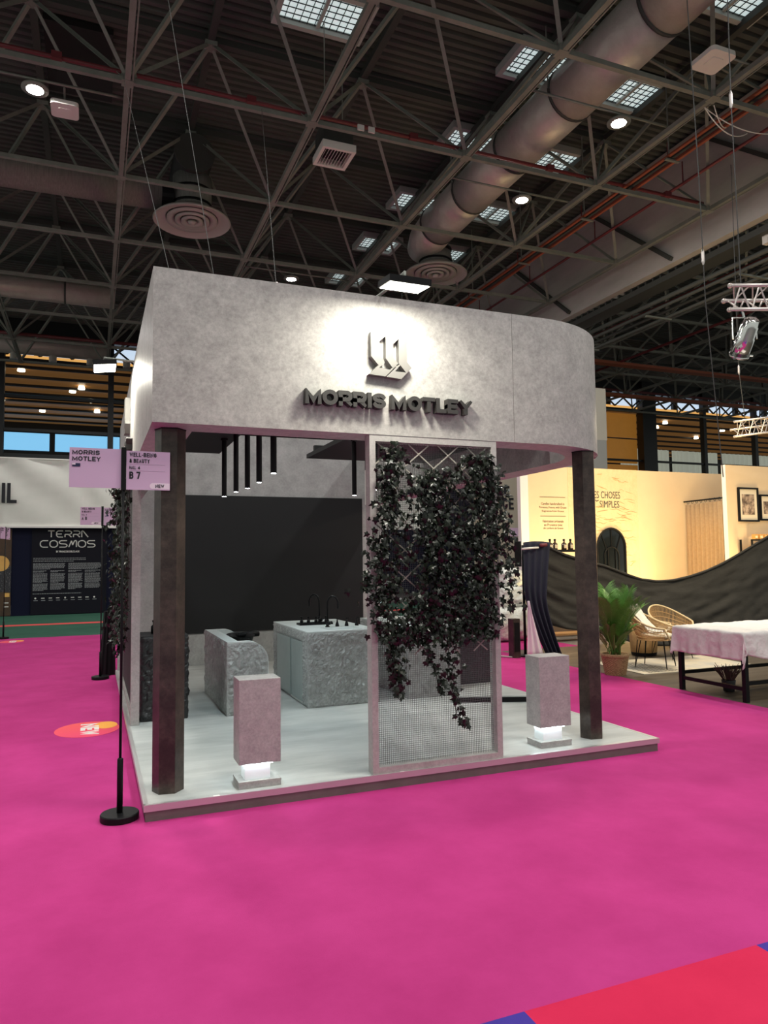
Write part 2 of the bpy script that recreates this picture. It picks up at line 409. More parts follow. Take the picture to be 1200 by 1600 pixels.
# ================================================================== HALL SHELL
fl = struct(MB().box(-18, 60, -16, 46, -.12, -.006).build('floor', M_hallfloor))

deck = MB()
DX0, DX1, DY0, DY1, DZ = -15.0, 46.0, -13.0, 28.5, 11.48
RIB = .20
n = int((DY1-DY0)/RIB)
prof = []
for i in range(n):
    y = DY0+i*RIB
    prof += [(y, DZ), (y+.085, DZ), (y+.108, DZ+.07), (y+.177, DZ+.07)]
prof.append((DY1, DZ))
def deck_strip(x0, x1):
    v = []; f = []
    for k, (y, z) in enumerate(prof):
        v += [(x0, y, z), (x1, y, z)]
        if k: f.append((2*k-2, 2*k-1, 2*k+1, 2*k))
    deck.add(v, f)
deck_strip(DX0, DX1)
ceil = struct(deck.build('ceiling', M_deck, solid=.01, fix=False))
# skylights hung just under the deck: curb, glass, glazing bars
def skylight(x0, x1, y0, y1):
    z = DZ-.02
    s = MB()
    for a in ((x0-.1,x1+.1,y0-.1,y0),(x0-.1,x1+.1,y1,y1+.1),(x0-.1,x0,y0,y1),(x1,x1+.1,y0,y1)):
        s.box(a[0],a[1],a[2],a[3],z-.16,z)
    c = s.build('skylight', M_curb, ceil)
    MB().box(x0, x1, y0, y1, z-.03, z).build('pane', M_sky, c)
    b = MB()
    k = x0+.12
    while k < x1: b.box(k, k+.012, y0, y1, z-.075, z-.06); k += .14
    k = y0+.12
    while k < y1: b.box(x0, x1, k, k+.012, z-.075, z-.06); k += .14
    b.build('glazing_bar', M_mull, c)
    MB().box((x0+x1)/2-.03, (x0+x1)/2+.03, y0, y1, z-.1, z-.03).build('frame_bar', M_curb, c)
for (x, y, w) in [(3.4, 7.0, 1.5), (10.1, 6.85, 1.1), (10.1, 9.6, 1.1), (10.1, 12.5, 1.0), (10.1, 4.0, 1.2), (7.75, 6.8, 1.1), (7.75, 9.65, 1.1), (7.75, 12.7, 1.1), (7.75, 15.5, 1.1), (10.1, 15.4, 1.1), (10.1, 18.3, 1.1), (7.75, 18.4, 1.1)]:
    skylight(x-w/2, x+w/2, y-.42, y+.42)
for (x0, x1, y0, y1) in [(-1.27, -.08, 8.9, 9.85), (-1.27, -.06, 10.3, 11.0)]:
    MB().box(x0, x1, y0, y1, 11.33, 11.45).build('smoke_hatch', M_hatch, ceil)

# ------------------------------------------------------------------ space frame
HL, HU = 9.15, 11.27
def space_frame(label, xs, ys, loc, diag_cells):
    t = thing('space_frame', label, 'roof truss', loc)
    for i, x in enumerate(xs):
        MB().bar((x, ys[0], HL), (x, ys[-1], HL), .085, .085).build('lower_chord', M_steel, t)
        MB().bar((x+.075, ys[0], HL-.01), (x+.075, ys[-1], HL-.01), .022, .06).build('conduit', M_steel, t)
    for y in ys:
        MB().bar((xs[0], y, HL), (xs[-1], y, HL), .08, .08).build('lower_chord', M_steel, t)
    ux = [(a+b)/2 for a, b in zip(xs, xs[1:])]; uy = [(a+b)/2 for a, b in zip(ys, ys[1:])]
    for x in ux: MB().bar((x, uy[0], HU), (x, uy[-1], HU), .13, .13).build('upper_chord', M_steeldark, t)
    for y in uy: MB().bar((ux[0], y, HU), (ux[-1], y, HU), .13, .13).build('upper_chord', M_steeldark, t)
    base = {}
    npl = MB()
    for a, x in enumerate(ux):
        for b, y in enumerate(uy):
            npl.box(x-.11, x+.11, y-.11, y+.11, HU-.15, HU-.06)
            if not diag_cells(a, b): continue
            for (dx, dy) in ((-1.5,-1.5),(1.5,-1.5),(-1.5,1.5),(1.5,1.5)):
                key = (dx, dy)
                if key not in base:
                    m = MB().angle((x, y, HU-.05), (x+dx, y+dy, HL+.03), .066)
                    base[key] = (m.build('diagonal_brace', M_steel, t), x, y)
                else:
                    o, x0, y0 = base[key]
                    copy_part(o, Matrix.Translation((x-x0, y-y0, 0)))
    for x in xs:
        for y in ys: npl.box(x-.09, x+.09, y-.09, y+.09, HL-.05, HL+.05)
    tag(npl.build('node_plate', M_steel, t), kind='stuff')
    return t
XS = [.1+3*i for i in range(-4, 5)]                 # -11.9 .. 12.1
YS = [.82+3*j for j in range(-4, 10)]               # -11.2 .. 27
space_frame('dark steel space frame spanning the hall under the corrugated roof, above the grey stand', XS, [y for y in YS if y < 27], (0, 6.8, 0),
            lambda a, b: not (b < 3 or a < 1 or (a < 2 and b < 5)))
space_frame('dark steel space frame in the next bay, beyond the concrete bulkhead', [13.6+3*i for i in range(0, 9)], [3.82+3*j for j in range(0, 8)], (20, 15, 0), lambda a, b: True)

# concrete bulkhead between the bays, with the runs of pipe under it
bk = MB().box(12.5, 12.72, -4, 27, 8.62, 11.4).build('trim_1', M_bulk); struct(bk)
for k in range(5):
    MB().bar((12.46, 4.3+4*k, 8.7), (12.46, 7.3+4*k, 11.2), .09, .09).build('brace', M_steeldark, bk)
fin = MB()
for k in range(110): fin.box(12.74, 13.2, -3+.26*k, -2.95+.26*k, 8.52, 8.64)
tag(fin.build('fin', M_steeldark, bk), kind='stuff')
MB().bar((12.95, -4, 8.45), (12.95, 27, 8.45), .5, .14).build('soffit_beam', M_steeldark, bk)
t = thing('pipe_run', 'bundle of dark straight pipes running below the concrete bulkhead', 'pipes', (13.6, 8, 7.9))
for x, z, r in ((13.3, 8.25, .06), (13.5, 8.15, .05), (13.75, 8.1, .045), (13.95, 8.02, .05)):
    MB().tube([(x, -4, z), (x, 26, z)], r, 8).build('pipe', M_steeldark if r < .05 else M_deck, t, smooth=True)
for k in range(9):
    MB().box(13.2, 14.05, -2+3*k, -1.94+3*k, 7.93, 7.97).build('hanger', M_steel, t)
for (x, z, lab) in ((11.2, 10.1, 'upper thin red sprinkler pipe running along the concrete bulkhead'), (11.6, 9.75, 'lower thin red sprinkler pipe running along the concrete bulkhead')):
    t = thing('sprinkler_pipe', lab, 'pipe', (x, 8, z))
    MB().tube([(x, -3, z), (x, 26, z)], .035, 8).build('pipe', M_redpipe, t, smooth=True)
    for k in range(9): MB().bar((x, 1+3*k, z), (x, 1+3*k, z+.5), .02).build('drop_rod', M_redpipe, t)
t = thing('sprinkler_pipe', 'red sprinkler pipe crossing the hall just above a chord, behind the left lamp', 'pipe', (0, 6.9, 9.4))
MB().tube([(-11, 6.95, 9.36), (12.1, 6.95, 9.36)], .035, 8).build('pipe', M_redpipe, t, smooth=True)
for k in range(7): MB().box(-7+3*k, -6.85+3*k, 6.88, 6.99, 9.31, 9.42).build('clip', M_redpipe, t)
t = thing('sprinkler_pipe', 'dark red pipe crossing the hall far back near the mezzanine glazing', 'pipe', (0, 22, 9.4))
MB().tube([(-11, 22.1, 9.4), (32, 22.1, 9.4)], .06, 8).build('pipe', M_redpipe, t, smooth=True)
MB().box(12, 32, 21.6, 21.9, 9.0, 9.12).build('tray', M_orange, t)
for (x, z, lab) in ((15.2, 9.0, 'red pipe running lengthwise in the next bay, nearest the bulkhead'), (18.3, 9.05, 'red pipe running lengthwise in the next bay, farther from the bulkhead')):
    t = thing('sprinkler_pipe', lab, 'pipe', (x, 14, z))
    MB().tube([(x, 2, z), (x, 26, z)], .05, 8).build('pipe', M_redpipe, t, smooth=True)
    for k in range(8): MB().bar((x, 3.82+3*k, z), (x, 3.82+3*k, z+.2), .03).build('drop_rod', M_redpipe, t)
t = thing('cable_tray', 'orange cable tray crossing the next bay beyond the bulkhead, above the grey partition', 'cable tray', (20, 17, 8.95))
MB().box(13.2, 37, 17.0, 17.35, 8.93, 9.03).build('tray', M_orange, t)
for k in range(8): MB().bar((13.6+3*k, 17.2, 9.0), (13.6+3*k, 17.2, 9.2), .04).build('hanger', M_steel, t)
t = thing('cable_tray', 'rust orange cable tray running lengthwise beside the lower chord', 'cable tray', (10, 8, 9.3))
for dx in (0, .09, .2):
    MB().box(9.9+dx, 9.96+dx, -3, 25, 9.30-dx*.2, 9.34-dx*.2).build('cable', M_orange if dx != .09 else M_steeldark, t)
for k in range(10):
    MB().bar((9.95, .5+2.6*k, 9.3), (9.95, .5+2.6*k, 11.3), .02).build('drop_rod', M_steel, t)
    MB().box(9.86, 10.2, .47+2.6*k, .53+2.6*k, 9.24, 9.27).build('bracket', M_steel, t)

# ------------------------------------------------------------------ far facade with glazed mezzanine
wf = struct(MB().box(-16, 46, 27.0, 27.25, 5.25, 5.75).build('wall_far', M_mull))
MB().box(-16, 46, 27.3, 27.6, 0, 5.6).build('lower_panel', M_navy, wf)
xm = -11.85
while xm < 46:
    MB().box(xm-.11, xm+.11, 26.9, 27.2, 5.3, 11.4).build('mullion', M_mull, wf)
    xm += 4.05
for xb in (28.6,): MB().box(xb-.55, xb+.4, 26.8, 27.3, 0, 11.4).build('column', M_mull, wf)
for z, h in ((9.78, .16), (8.3, .12), (6.95, .12), (5.9, .2)):
    MB().box(-14, 25, 26.95, 27.15, z-h/2, z+h/2).build('transom', M_mull, wf)
for z, h in ((9.75, .2), (6.95, .1), (5.9, .2)):
    MB().box(25, 46, 26.95, 27.15, z-h/2, z+h/2).build('transom', M_mull, wf)
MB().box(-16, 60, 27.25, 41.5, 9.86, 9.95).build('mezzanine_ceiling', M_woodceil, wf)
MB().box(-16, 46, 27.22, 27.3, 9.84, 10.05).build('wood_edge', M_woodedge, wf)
for k in range(8):
    y = 28.2+1.72*k
    MB().box(-16, 60, y, y+.16, 9.76, 9.86).build('ceiling_beam', M_mull, wf)
MB().box(-16, 60, 27.25, 41.5, 5.3, 5.45).build('mezzanine_floor', M_mull, wf)
MB().box(-16, 60, 41.5, 41.7, 5.4, 9.9).build('back_wall', M_mull, wf)
w1 = struct(MB().box(-6, 1.4, 41.35, 41.5, 8.0, 9.3).build('window_1', M_mull))
for (a, b) in ((-5.8, -2.75), (-2.45, 1.1)):
    MB().box(a, b, 41.3, 41.36, 8.2, 9.22).build('pane', M_daywin, w1)
MB().box(.4, 1.25, 41.2, 41.3, 7.9, 8.15).build('sill', M_mull, w1)
for (x, y) in [(-3.2, 28.6), (-1.3, 32.0), (-4.6, 35.0), (-2.9, 37.2), (-.9, 31.2), (-.2, 36.5), (-5.6, 30.5), (-.5, 34.0), (32.0, 29.3), (32.6, 30.7), (33.8, 33.5), (37.6, 30.2), (38.2, 33.0)]:
    MB().lathe([(.15, 9.70), (.15, 9.76), (.12, 9.86)], 14, (x, y, 0)).build('downlight', M_down, wf)
# wood panelled core and curtained glazing on the far right
for k in range(3):
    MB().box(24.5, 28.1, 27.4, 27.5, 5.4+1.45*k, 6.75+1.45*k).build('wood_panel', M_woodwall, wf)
for k in range(2):
    x0 = 29.1+4.0*k
    MB().grid(lambda u, v, x0=x0: (x0+3.8*u, 30.0+.05*sin(u*70+sin(u*9)*3), 5.45+2.75*v), 120, 2).build('net_curtain', M_netcurtain, wf)
MB().grid(lambda u, v: (37.2+5*u, 30.0+.05*sin(u*80), 5.45+2.75*v), 120, 2).build('net_curtain', M_netcurtain, wf)
# clerestory strip with lattice girder
w2 = struct(MB().box(-16, 46, 27.75, 27.85, 10.05, 10.95).build('window_2', M_clere))
lat = []
for k in range(46):
    x = -12+1.2*k
    MB().bar((x, 27.1, 10.0), (x+1.2, 27.1, 10.95), .07).build('lattice_brace', M_mull, w2)
    MB().bar((x+1.2, 27.12, 10.0), (x, 27.12, 10.95), .07).build('lattice_brace', M_mull, w2)
    if k % 2 == 0: MB().box(x-.25, x+.05, 27.5, 27.7, 10.0, 11.0).build('post', M_mull, w2)
MB().box(-15, 46, 27.05, 27.9, 10.9, 11.56).build('head_beam', M_mull, w2)
t = thing('air_duct', 'silver round duct with short stub outlets in front of the far mezzanine glazing', 'duct', (-3, 25.6, 9.9))
MB().tube([(-6.8, 25.6, 10.0), (.1, 25.6, 10.0)], .36, 18).build('duct', M_duct, t, smooth=True)
for k in range(4): MB().lathe([(.14, 9.42), (.14, 9.68), (.17, 9.70)], 14, (-3.2+1.35*k, 25.6, 0)).build('stub', M_duct, t)
t = thing('air_duct', 'long grey duct crossing under the far roof trusses at the left, over the mezzanine', 'duct', (-3, 18.2, 9.9))
MB().tube([(-11, 18.4, 9.7), (.2, 18.4, 9.7)], .32, 18).build('duct', M_duct, t, smooth=True)
for k in range(4): MB().tube([(-9+2.6*k, 18.4, 9.7), (-8.95+2.6*k, 18.4, 9.7)], .34, 18).build('collar', M_steeldark, t)

# ================================================================== CARPETS
def carpet(name, x0, x1, y0, y1, m, label, h=.0):
    o = MB().box(x0, x1, y0, y1, -.006, h).build(name, m)
    return tag(o, label, 'carpet')
carpet('carpet', -3.4, 6.2, -2.47, 12.85, M_magenta, 'large magenta carpet under and around the grey stand')
carpet('carpet', 6.2, 7.85, 6.15, 12.85, M_magenta, 'magenta carpet strip beside the white end of the cream booth wall')
carpet('carpet', 1.11, 2.21, -5.5, -2.47, M_red, 'bright red carpet strip at the bottom corner of the picture')
carpet('carpet', -1.2, 1.11, -5.5, -2.47, M_blue, 'violet blue carpet to the left of the red strip, at the bottom edge')
carpet('carpet', 2.21, 4.4, -5.5, -2.47, M_blue, 'violet blue carpet to the right of the red strip')
g = carpet('carpet', -14, 14, 12.85, 20.6, M_green, 'dark green carpet in front of the navy text wall')
MB().box(-14, 14, 16.35, 16.85, 0, .003).build('stripe', M_stripe, g)
o = MB().box(6.2, 18, -6, 6.15, -.006, .0).build('booth_floor', M_woodfloor); tag(o, 'dark grey brown wooden floor of the cream booth', 'floor covering')

def sticker(loc, label, s=1.):
    t = thing('floor_sticker', label, 'sticker', loc)
    x, y, _ = loc
    pts = [(.29*s*cos(a), .34*s*sin(a)) for a in [2*pi*i/40 for i in range(40)]]
    MB().prism(pts, (x, y, 0), (1,0,0), (0,1,0), (0,0,1), .002).build('disc', M_stk_o, t)
    pts = [(.105*s*cos(a), .16*s*sin(a)) for a in [2*pi*i/28 for i in range(28)]]
    MB().prism(pts, (x+.17*s, y+.12*s, .002), (1,0,0), (0,1,0), (0,0,1), .001).build('dot', M_stk_y, t)
    word('lettering', 'NEW', .50*s, .165*s, (x-.06*s, y+.24*s, .002), (0,-1,0), (1,0,0), (0,0,1), M_whiteprint, t, .0015, .26)
    return t
sticker((-.335, 2.86, 0), 'round orange floor sticker reading NEW, on the magenta carpet beside the stand')
sticker((-1.84, 12.15, 0), 'orange floor sticker with white lettering, far back beside the distant sign post', .8)

# ================================================================== THE STAND
HP = .102
t = thing('stand_platform', 'low grey vinyl platform with an aluminium edge, on the magenta carpet', 'platform', (2, 3, 0))
MB().box(.012, 3.988, .012, 6.12, 0, HP-.012).build('kickboard', M_kick, t)
MB().box(.006, 3.994, .03, 6.125, HP-.012, HP).build('vinyl_floor', M_vinyl, t)
tr = MB().box(0, 4, 0, .0118, .062, HP+.001).box(0, 4, .0118, .03, HP-.002, HP+.001)
tr.build('edge_trim', M_alu, t)
MB().box(-.0, .0118, .0118, 6, .062, HP+.001).box(.0118, .03, .03, 5.98, HP-.002, HP+.0015).build('edge_trim', M_alu, t)
MB().box(3.9882, 4., .0118, 6, .062, HP+.001).box(3.97, 3.9882, .03, 5.98, HP-.002, HP+.0015).build('edge_trim', M_alu, t)
MB().box(.42, .46, .0, .029, HP+.001, HP+.0018).build('clear_tape', M_whiteprint, t)
MB().box(1.70, 1.73, -.001, .029, HP+.001, HP+.0018).build('clear_tape', M_whiteprint, t)

# fascia ring: outer/inner outline pairs
ZB, ZT, TH = 2.472, 3.484, .28
def fascia_pts():
    P = []
    def st(a, b, ia, ib, n):
        for k in range(n): P.append(((a[0]+(b[0]-a[0])*k/n, a[1]+(b[1]-a[1])*k/n), (ia[0]+(ib[0]-ia[0])*k/n, ia[1]+(ib[1]-ia[1])*k/n)))
    return P
def seg(path):
    # path: list of (outer, inner); closed box section swept along it
    m = MB(); v = []; n = len(path); g = .0012
    for (o, i) in path: v += [(o[0],o[1],ZB), (o[0],o[1],ZT), (i[0],i[1],ZT), (i[0],i[1],ZB)]
    f = []
    for k in range(n-1):
        for q in range(4): f.append((4*k+q, 4*k+(q+1)%4, 4*k+4+(q+1)%4, 4*k+4+q))
    f += [(3,2,1,0), tuple(4*(n-1)+q for q in range(4))]
    return m.add(v, f)
fa = thing('fascia', 'grey concrete-look fascia band with one rounded corner, on top of the stand', 'stand fascia', (2, 3, ZB))
XL, YF, XR, R = .03, .009, 4.0, 1.0
gp = .0015
seg([((XL, YF+TH+0), (XL+TH, YF+TH)), ((XL, 2.2-gp), (XL+TH, 2.2-gp))]).build('side_panel', M_concrete, fa)
seg([((XL, 2.2+gp), (XL+TH, 2.2+gp)), ((XL, 4.4-gp), (XL+TH, 4.4-gp))]).build('side_panel', M_concrete, fa)
seg([((XL, 4.4+gp), (XL+TH, 4.4+gp)), ((XL, 6.0), (XL+TH, 6.0))]).build('side_panel', M_concrete, fa)
def front(x0, x1): return seg([((x0, YF), (x0, YF+TH)), ((x1, YF), (x1, YF+TH))])
front(XL, 2.70-gp).build('front_panel', M_concrete, fa)
arc = [((2.70+gp, YF), (2.70+gp, YF+TH))]
for k in range(25):
    a = pi/2*k/24
    arc.append(((XR-R+R*sin(a), YF+R-R*cos(a)), (XR-R+(R-TH)*sin(a), YF+R-(R-TH)*cos(a))))
arc.append(((XR, 1.6), (XR-TH, 1.6)))
seg(arc).build('curved_panel', M_concrete, fa)
seg([((XR, 1.6+2*gp), (XR-TH, 1.6+2*gp)), ((XR, 3.8-gp), (XR-TH, 3.8-gp))]).build('side_panel', M_concrete, fa)
seg([((XR, 3.8+gp), (XR-TH, 3.8+gp)), ((XR, 6.0), (XR-TH, 6.0))]).build('side_panel', M_concrete, fa)

# back wall
bw = thing('stand_wall', 'grey back wall of the stand with a large black panel', 'partition', (2, 6.05, HP))
MB().box(.31, 3.72, 6.05, 6.12, HP+.002, ZT).build('wall_board', M_concrete2, bw)
MB().box(.03, .31, 6.05, 6.12, HP, ZB-.002).build('wall_board', M_concrete2, bw)
MB().box(3.72, 4.0, 6.05, 6.12, HP, ZB-.002).build('wall_board', M_concrete2, bw)
MB().box(.72, 3.66, 6.03, 6.0495, .56, 2.565).build('black_panel', M_blackmat, bw)
MB().box(.35, 3.7, 6.035, 6.0495, HP, .545).build('skirting', M_concrete2, bw)

# columns (hexagonal)
def column(cx, cy, label):
    t = thing('hexagonal_column', label, 'column', (cx, cy, HP))
    a0 = radians(-10)
    poly = [(.1*cos(a0+pi/3*k), .1*sin(a0+pi/3*k)) for k in range(6)]
    MB().prism(poly, (cx, cy, HP), (1,0,0), (0,1,0), (0,0,1), ZB-HP-.008).build('shaft', M_column, t)
    poly = [(.103*cos(a0+pi/3*k), .103*sin(a0+pi/3*k)) for k in range(6)]
    MB().prism(poly, (cx, cy, ZB-.008), (1,0,0), (0,1,0), (0,0,1), .008).build('cap', M_black, t)
column(.167, .263, 'dark bronze hexagonal column at the square left corner of the stand')
column(3.535, .27, 'dark bronze hexagonal column under the rounded corner of the fascia')

# ------------------------------------------------------------------ trellis frames and ivy
def trellis(label, loc, length, posts_w, depth, height, axis):
    t = thing('trellis_frame', label, 'trellis', loc)
    return t
fr = thing('trellis_frame', 'tall grey frame with fine wire mesh in the front opening of the stand', 'trellis', (2.02, .055, HP))
FX0, FX1, FY0, FY1, FZ0, FZ1, PW = 1.503, 2.537, .012, .10, HP+.001, ZB-.002, .045
MB().box(FX0, FX0+PW, FY0, FY1, FZ0, FZ1).build('post', M_frame, fr)
MB().box(FX1-PW, FX1, FY0, FY1, FZ0, FZ1).build('post', M_frame, fr)
MB().box(FX0+PW, FX1-PW, FY0, FY1, FZ0, FZ0+.045).build('rail', M_frame, fr)
MB().box(FX0+PW, FX1-PW, FY0, FY1, FZ1-.045, FZ1).build('rail', M_frame, fr)
wm = MB()
x = FX0+PW+.012
while x < FX1-PW: wm.bar((x, .062, FZ0+.045), (x, .062, FZ1-.045), .0021); x += .0142
z = FZ0+.057
while z < FZ1-.045: wm.bar((FX0+PW, .065, z), (FX1-PW, .065, z), .0021); z += .0142
tag(wm.build('wire_mesh', M_wire, fr, fix=False), kind='stuff')
def clip_slat(x0, z0, dx, dz, xa, xb, za, zb):
    ts = []
    t0, t1 = -10, 10
    for p, d, a, b in ((x0, dx, xa, xb), (z0, dz, za, zb)):
        u, v = (a-p)/d, (b-p)/d
        if u > v: u, v = v, u
        t0 = max(t0, u); t1 = min(t1, v)
    return (x0+dx*t0, z0+dz*t0), (x0+dx*t1, z0+dz*t1)
for k in range(14):
    for sgn, yy in ((1, .038), (-1, .046)):
        zc = .25+k*.2
        a, b = clip_slat((FX0+FX1)/2, zc, .77, .64*sgn, FX0+PW, FX1-PW, .9, FZ1-.045)
        if (a[0]-b[0])**2+(a[1]-b[1])**2 < .02 or b[0]-a[0] < 0: continue
        MB().bar((a[0], yy, a[1]), (b[0], yy, b[1]), .005, .009).build('trellis_slat', M_slat, fr)

fs_ = thing('trellis_frame', 'grey trellis frame on the open left side of the stand, behind the ivy', 'trellis', (.07, 3.6, HP))
SY0, SY1 = 2.33, 5.2
for y in (SY0, SY1-.06): MB().box(.03, .105, y, y+.06, HP+.002, ZB-.002).build('post', M_frame, fs_)
MB().box(.045, .095, SY0+.06, SY1-.06, HP+.002, HP+.05).build('rail', M_frame, fs_)
MB().box(.045, .095, SY0+.06, SY1-.06, ZB-.05, ZB-.002).build('rail', M_frame, fs_)
wm = MB(); y = SY0+.08
while y < SY1-.06: wm.bar((.07, y, HP+.05), (.07, y, ZB-.05), .003); y += .03
z = HP+.06
while z < ZB-.06: wm.bar((.073, SY0+.06, z), (.073, SY1-.06, z), .003); z += .03
tag(wm.build('wire_mesh', M_wire, fs_, fix=False), kind='stuff')

LEAF = [(0,0,0),(.16,-.10,-.05),(.40,-.04,-.12),(.34,.20,-.08),(.52,.46,-.16),(.22,.52,-.06),(0,1.0,-.14),(-.22,.52,-.06),(-.52,.46,-.16),(-.34,.20,-.08),(-.40,-.04,-.12),(-.16,-.10,-.05),(0,.36,.03)]
LEAF_F = [(12, i, (i+1) % 12) for i in range(12)]
def leaf_matrix(pos, size, out, roll, tilt, down=True):
    # leaf plane faces 'out', its tip hangs down, then rolled and tilted
    n = Vector(out).normalized(); d = Vector((0,0,-1)); d = (d-n*d.dot(n)).normalized(); s = d.cross(n)
    m = Matrix((s, d, n)).transposed()
    m = m @ Matrix.Rotation(roll, 3, 'Z') @ Matrix.Rotation(tilt, 3, 'X')
    M = (m*size).to_4x4(); M.translation = Vector(pos); return M
def ivy(t, strands, out, jit, n_single, rnd):
    """strands: (points, width, leaf count, leaf size); every strand is a stem with leaves"""
    t_off = t.location
    mats = []
    for pts, wd, cnt, sz in strands:
        pts = [Vector(p) for p in pts]
        L = [0]
        for a, b in zip(pts, pts[1:]): L.append(L[-1]+(b-a).length)
        for _ in range(cnt):
            s = rnd.random()*L[-1]; k = 0
            while k < len(L)-2 and L[k+1] < s: k += 1
            u = (s-L[k])/(L[k+1]-L[k]); p = pts[k].lerp(pts[k+1], u); w = wd[k]*(1-u)+wd[k+1]*u
            lat = Vector((abs(out[1]), abs(out[0]), 0))
            p = p+lat*rnd.gauss(0, .42)*w+Vector(out)*(abs(rnd.gauss(0, 1))*jit)+Vector((0,0,rnd.gauss(0,.02)))
            o = Vector(out)+Vector((rnd.gauss(0,.55), rnd.gauss(0,.55), rnd.gauss(.25,.45)))
            mats.append((leaf_matrix(p, sz*rnd.uniform(.6, 1.25), o, rnd.gauss(0, .7), rnd.gauss(0, .35)), p))
    # leaves farthest out are parts of their own, the rest is one foliage mesh
    mats.sort(key=lambda q: -q[1].dot(Vector(out)))
    single, rest = mats[:n_single], mats[n_single:]
    lm = bpy.data.meshes.new('leaf'); lm.from_pydata(LEAF, [], LEAF_F); lm.materials.append(M_leaf)
    for M, p in single:
        o = bpy.data.objects.new('leaf', lm); COL.objects.link(o); o.parent = t
        M = M.copy(); M.translation -= t_off; o.matrix_local = M
    v = []; f = []
    for M, p in rest:
        k = len(v); v += [tuple(M @ Vector(q)) for q in LEAF]; f += [(a+k, b+k, c+k) for a, b, c in LEAF_F]
    mb = MB(); mb.v = v; mb.f = f; mb.m = [0]*len(f)
    tag(mb.build('foliage', M_leaf, t, fix=False), kind='stuff')
    for pts, wd, cnt, sz in strands:
        q = [Vector(p)+Vector((rnd.gauss(0,.012), rnd.gauss(0,.004), 0)) for p in pts]
        MB().tube(q, .0035, 5).build('stem', M_stem, t)
rnd = random.Random(11)
iv = thing('ivy', 'dark ivy hanging in thick strands on the mesh frame at the front of the stand', 'ivy', (2.05, -.02, HP))
Yi = -.002
st = [
 ([(1.66,Yi,2.40),(1.65,Yi,2.05),(1.60,Yi,1.7),(1.60,Yi,1.35),(1.63,Yi,1.05)], [.10,.14,.17,.20,.11], 620, .048),
 ([(2.00,Yi,2.24),(1.99,Yi,2.0),(1.98,Yi,1.6),(1.98,Yi,1.25),(1.95,Yi,1.02)], [.20,.25,.24,.26,.24], 980, .050),
 ([(2.36,Yi,2.36),(2.38,Yi,2.05),(2.37,Yi,1.7),(2.35,Yi,1.35),(2.32,Yi,1.0)], [.17,.24,.26,.28,.24], 940, .050),
 ([(2.20,Yi,1.85),(2.18,Yi,1.4),(2.2,Yi,1.0)], [.18,.3,.2], 380, .048),
 ([(1.80,Yi,1.25),(1.80,Yi,1.12),(1.82,Yi,1.0)], [.2,.26,.18], 130, .048),
 ([(1.63,Yi,1.1),(1.66,Yi,.85),(1.70,Yi,.64)], [.10,.11,.04], 120, .05),
 ([(1.86,Yi,1.1),(1.92,Yi,.92),(2.0,Yi,.76),(2.02,Yi,.62)], [.12,.05,.035,.02], 55, .050),
 ([(2.10,Yi,1.1),(2.10,Yi,.85),(2.11,Yi,.62),(2.15,Yi,.46),(2.22,Yi,.385)], [.16,.07,.04,.03,.015], 110, .046),
 ([(2.47,Yi-.02,2.3),(2.53,Yi-.05,1.9),(2.57,Yi-.05,1.6),(2.60,Yi-.05,1.35),(2.585,Yi-.05,1.2)], [.08,.05,.05,.08,.05], 120, .046),
]
ivy(iv, st, (0,-1,0), .040, 230, rnd)
iv2 = thing('ivy', 'dense dark ivy curtain down the left side of the stand, beside the sign post', 'ivy', (-.05, 3.4, HP))
Xi = .0
st = []
for k, (y, z0, n_) in enumerate([(2.45,1.05,130),(2.75,.85,190),(3.05,.7,190),(3.4,.75,180),(3.8,.7,170),(4.2,.7,160),(4.6,.65,150),(5.0,.6,140)]):
    st.append(([(Xi,y,2.42),(Xi,y+.03,1.9),(Xi,y-.02,1.3),(Xi,y+.04,z0)], [.2,.3,.3,.14], n_, .062))
ivy(iv2, st, (-1,0,0), .055, 90, rnd)

# ------------------------------------------------------------------ lettering and emblem on the fascia
EMB = {
 'blade': [[(210,400),(345,265),(345,735),(412,838),(325,918),(210,782)],
           [(440,455),(560,325),(560,780),(634,868),(540,938),(440,802)],
           [(645,480),(775,330),(775,835),(852,925),(757,1000),(662,885),(645,870)]],
 'link': [[(345,540),(440,448),(440,395),(345,487)], [(560,568),(645,482),(645,425),(560,508)]],
 'foot': [[(175,1065),(320,918),(408,842),(424,866),(333,955),(505,974),(542,940),(622,880),(432,1086)],
          [(445,1088),(650,882),(667,894),(582,995),(752,1002),(852,925),(682,1110)]]}
def emblem(t, o, ex, ez, out, depth=.05):
    o = Vector(o); ex = Vector(ex); ez = Vector(ez); out = Vector(out)
    def P(cx, cy): return ((cx-500)*.00049, -(cy-700)*.000462+(cx-500)*.00001)
    dd = {'blade': depth, 'link': depth*.96, 'foot': depth*.985}
    for k, L in EMB.items():
        for poly in L:
            MB().prism([P(*q) for q in poly], o, ex, ez, out, dd[k]).build(k, M_emblem, t)
def sign(t, o, ex, out, gap=.003):
    # letter by letter; widths follow a heavy wide grotesque
    adv = {'M': .116, 'O': .112, 'R': .100, 'I': .034, 'S': .100, 'T': .095, 'L': .080, 'E': .088, 'Y': .108}
    ex = Vector(ex); out = Vector(out)
    for body, x0, wd in (('MORRIS', 0, .592), ('MOTLEY', .634, .654)):
        gap = (wd-sum(adv[c] for c in body))/(len(body)-1); x = x0
        for ch in body:
            m = MB(); glyph(m, ch, Vector(o)+ex*x+out*.001, ex, FZ, out, adv[ch], .108, .0285, .058)
            m.build('letter', M_letter, t)
            x += adv[ch]+gap
t = thing('fascia_sign', 'raised dark letters MORRIS MOTLEY with folded emblem, on the front of the fascia', 'sign', (1.66, YF, 2.65))
sign(t, (1.017, YF-.0005, 2.648), FX, FN)
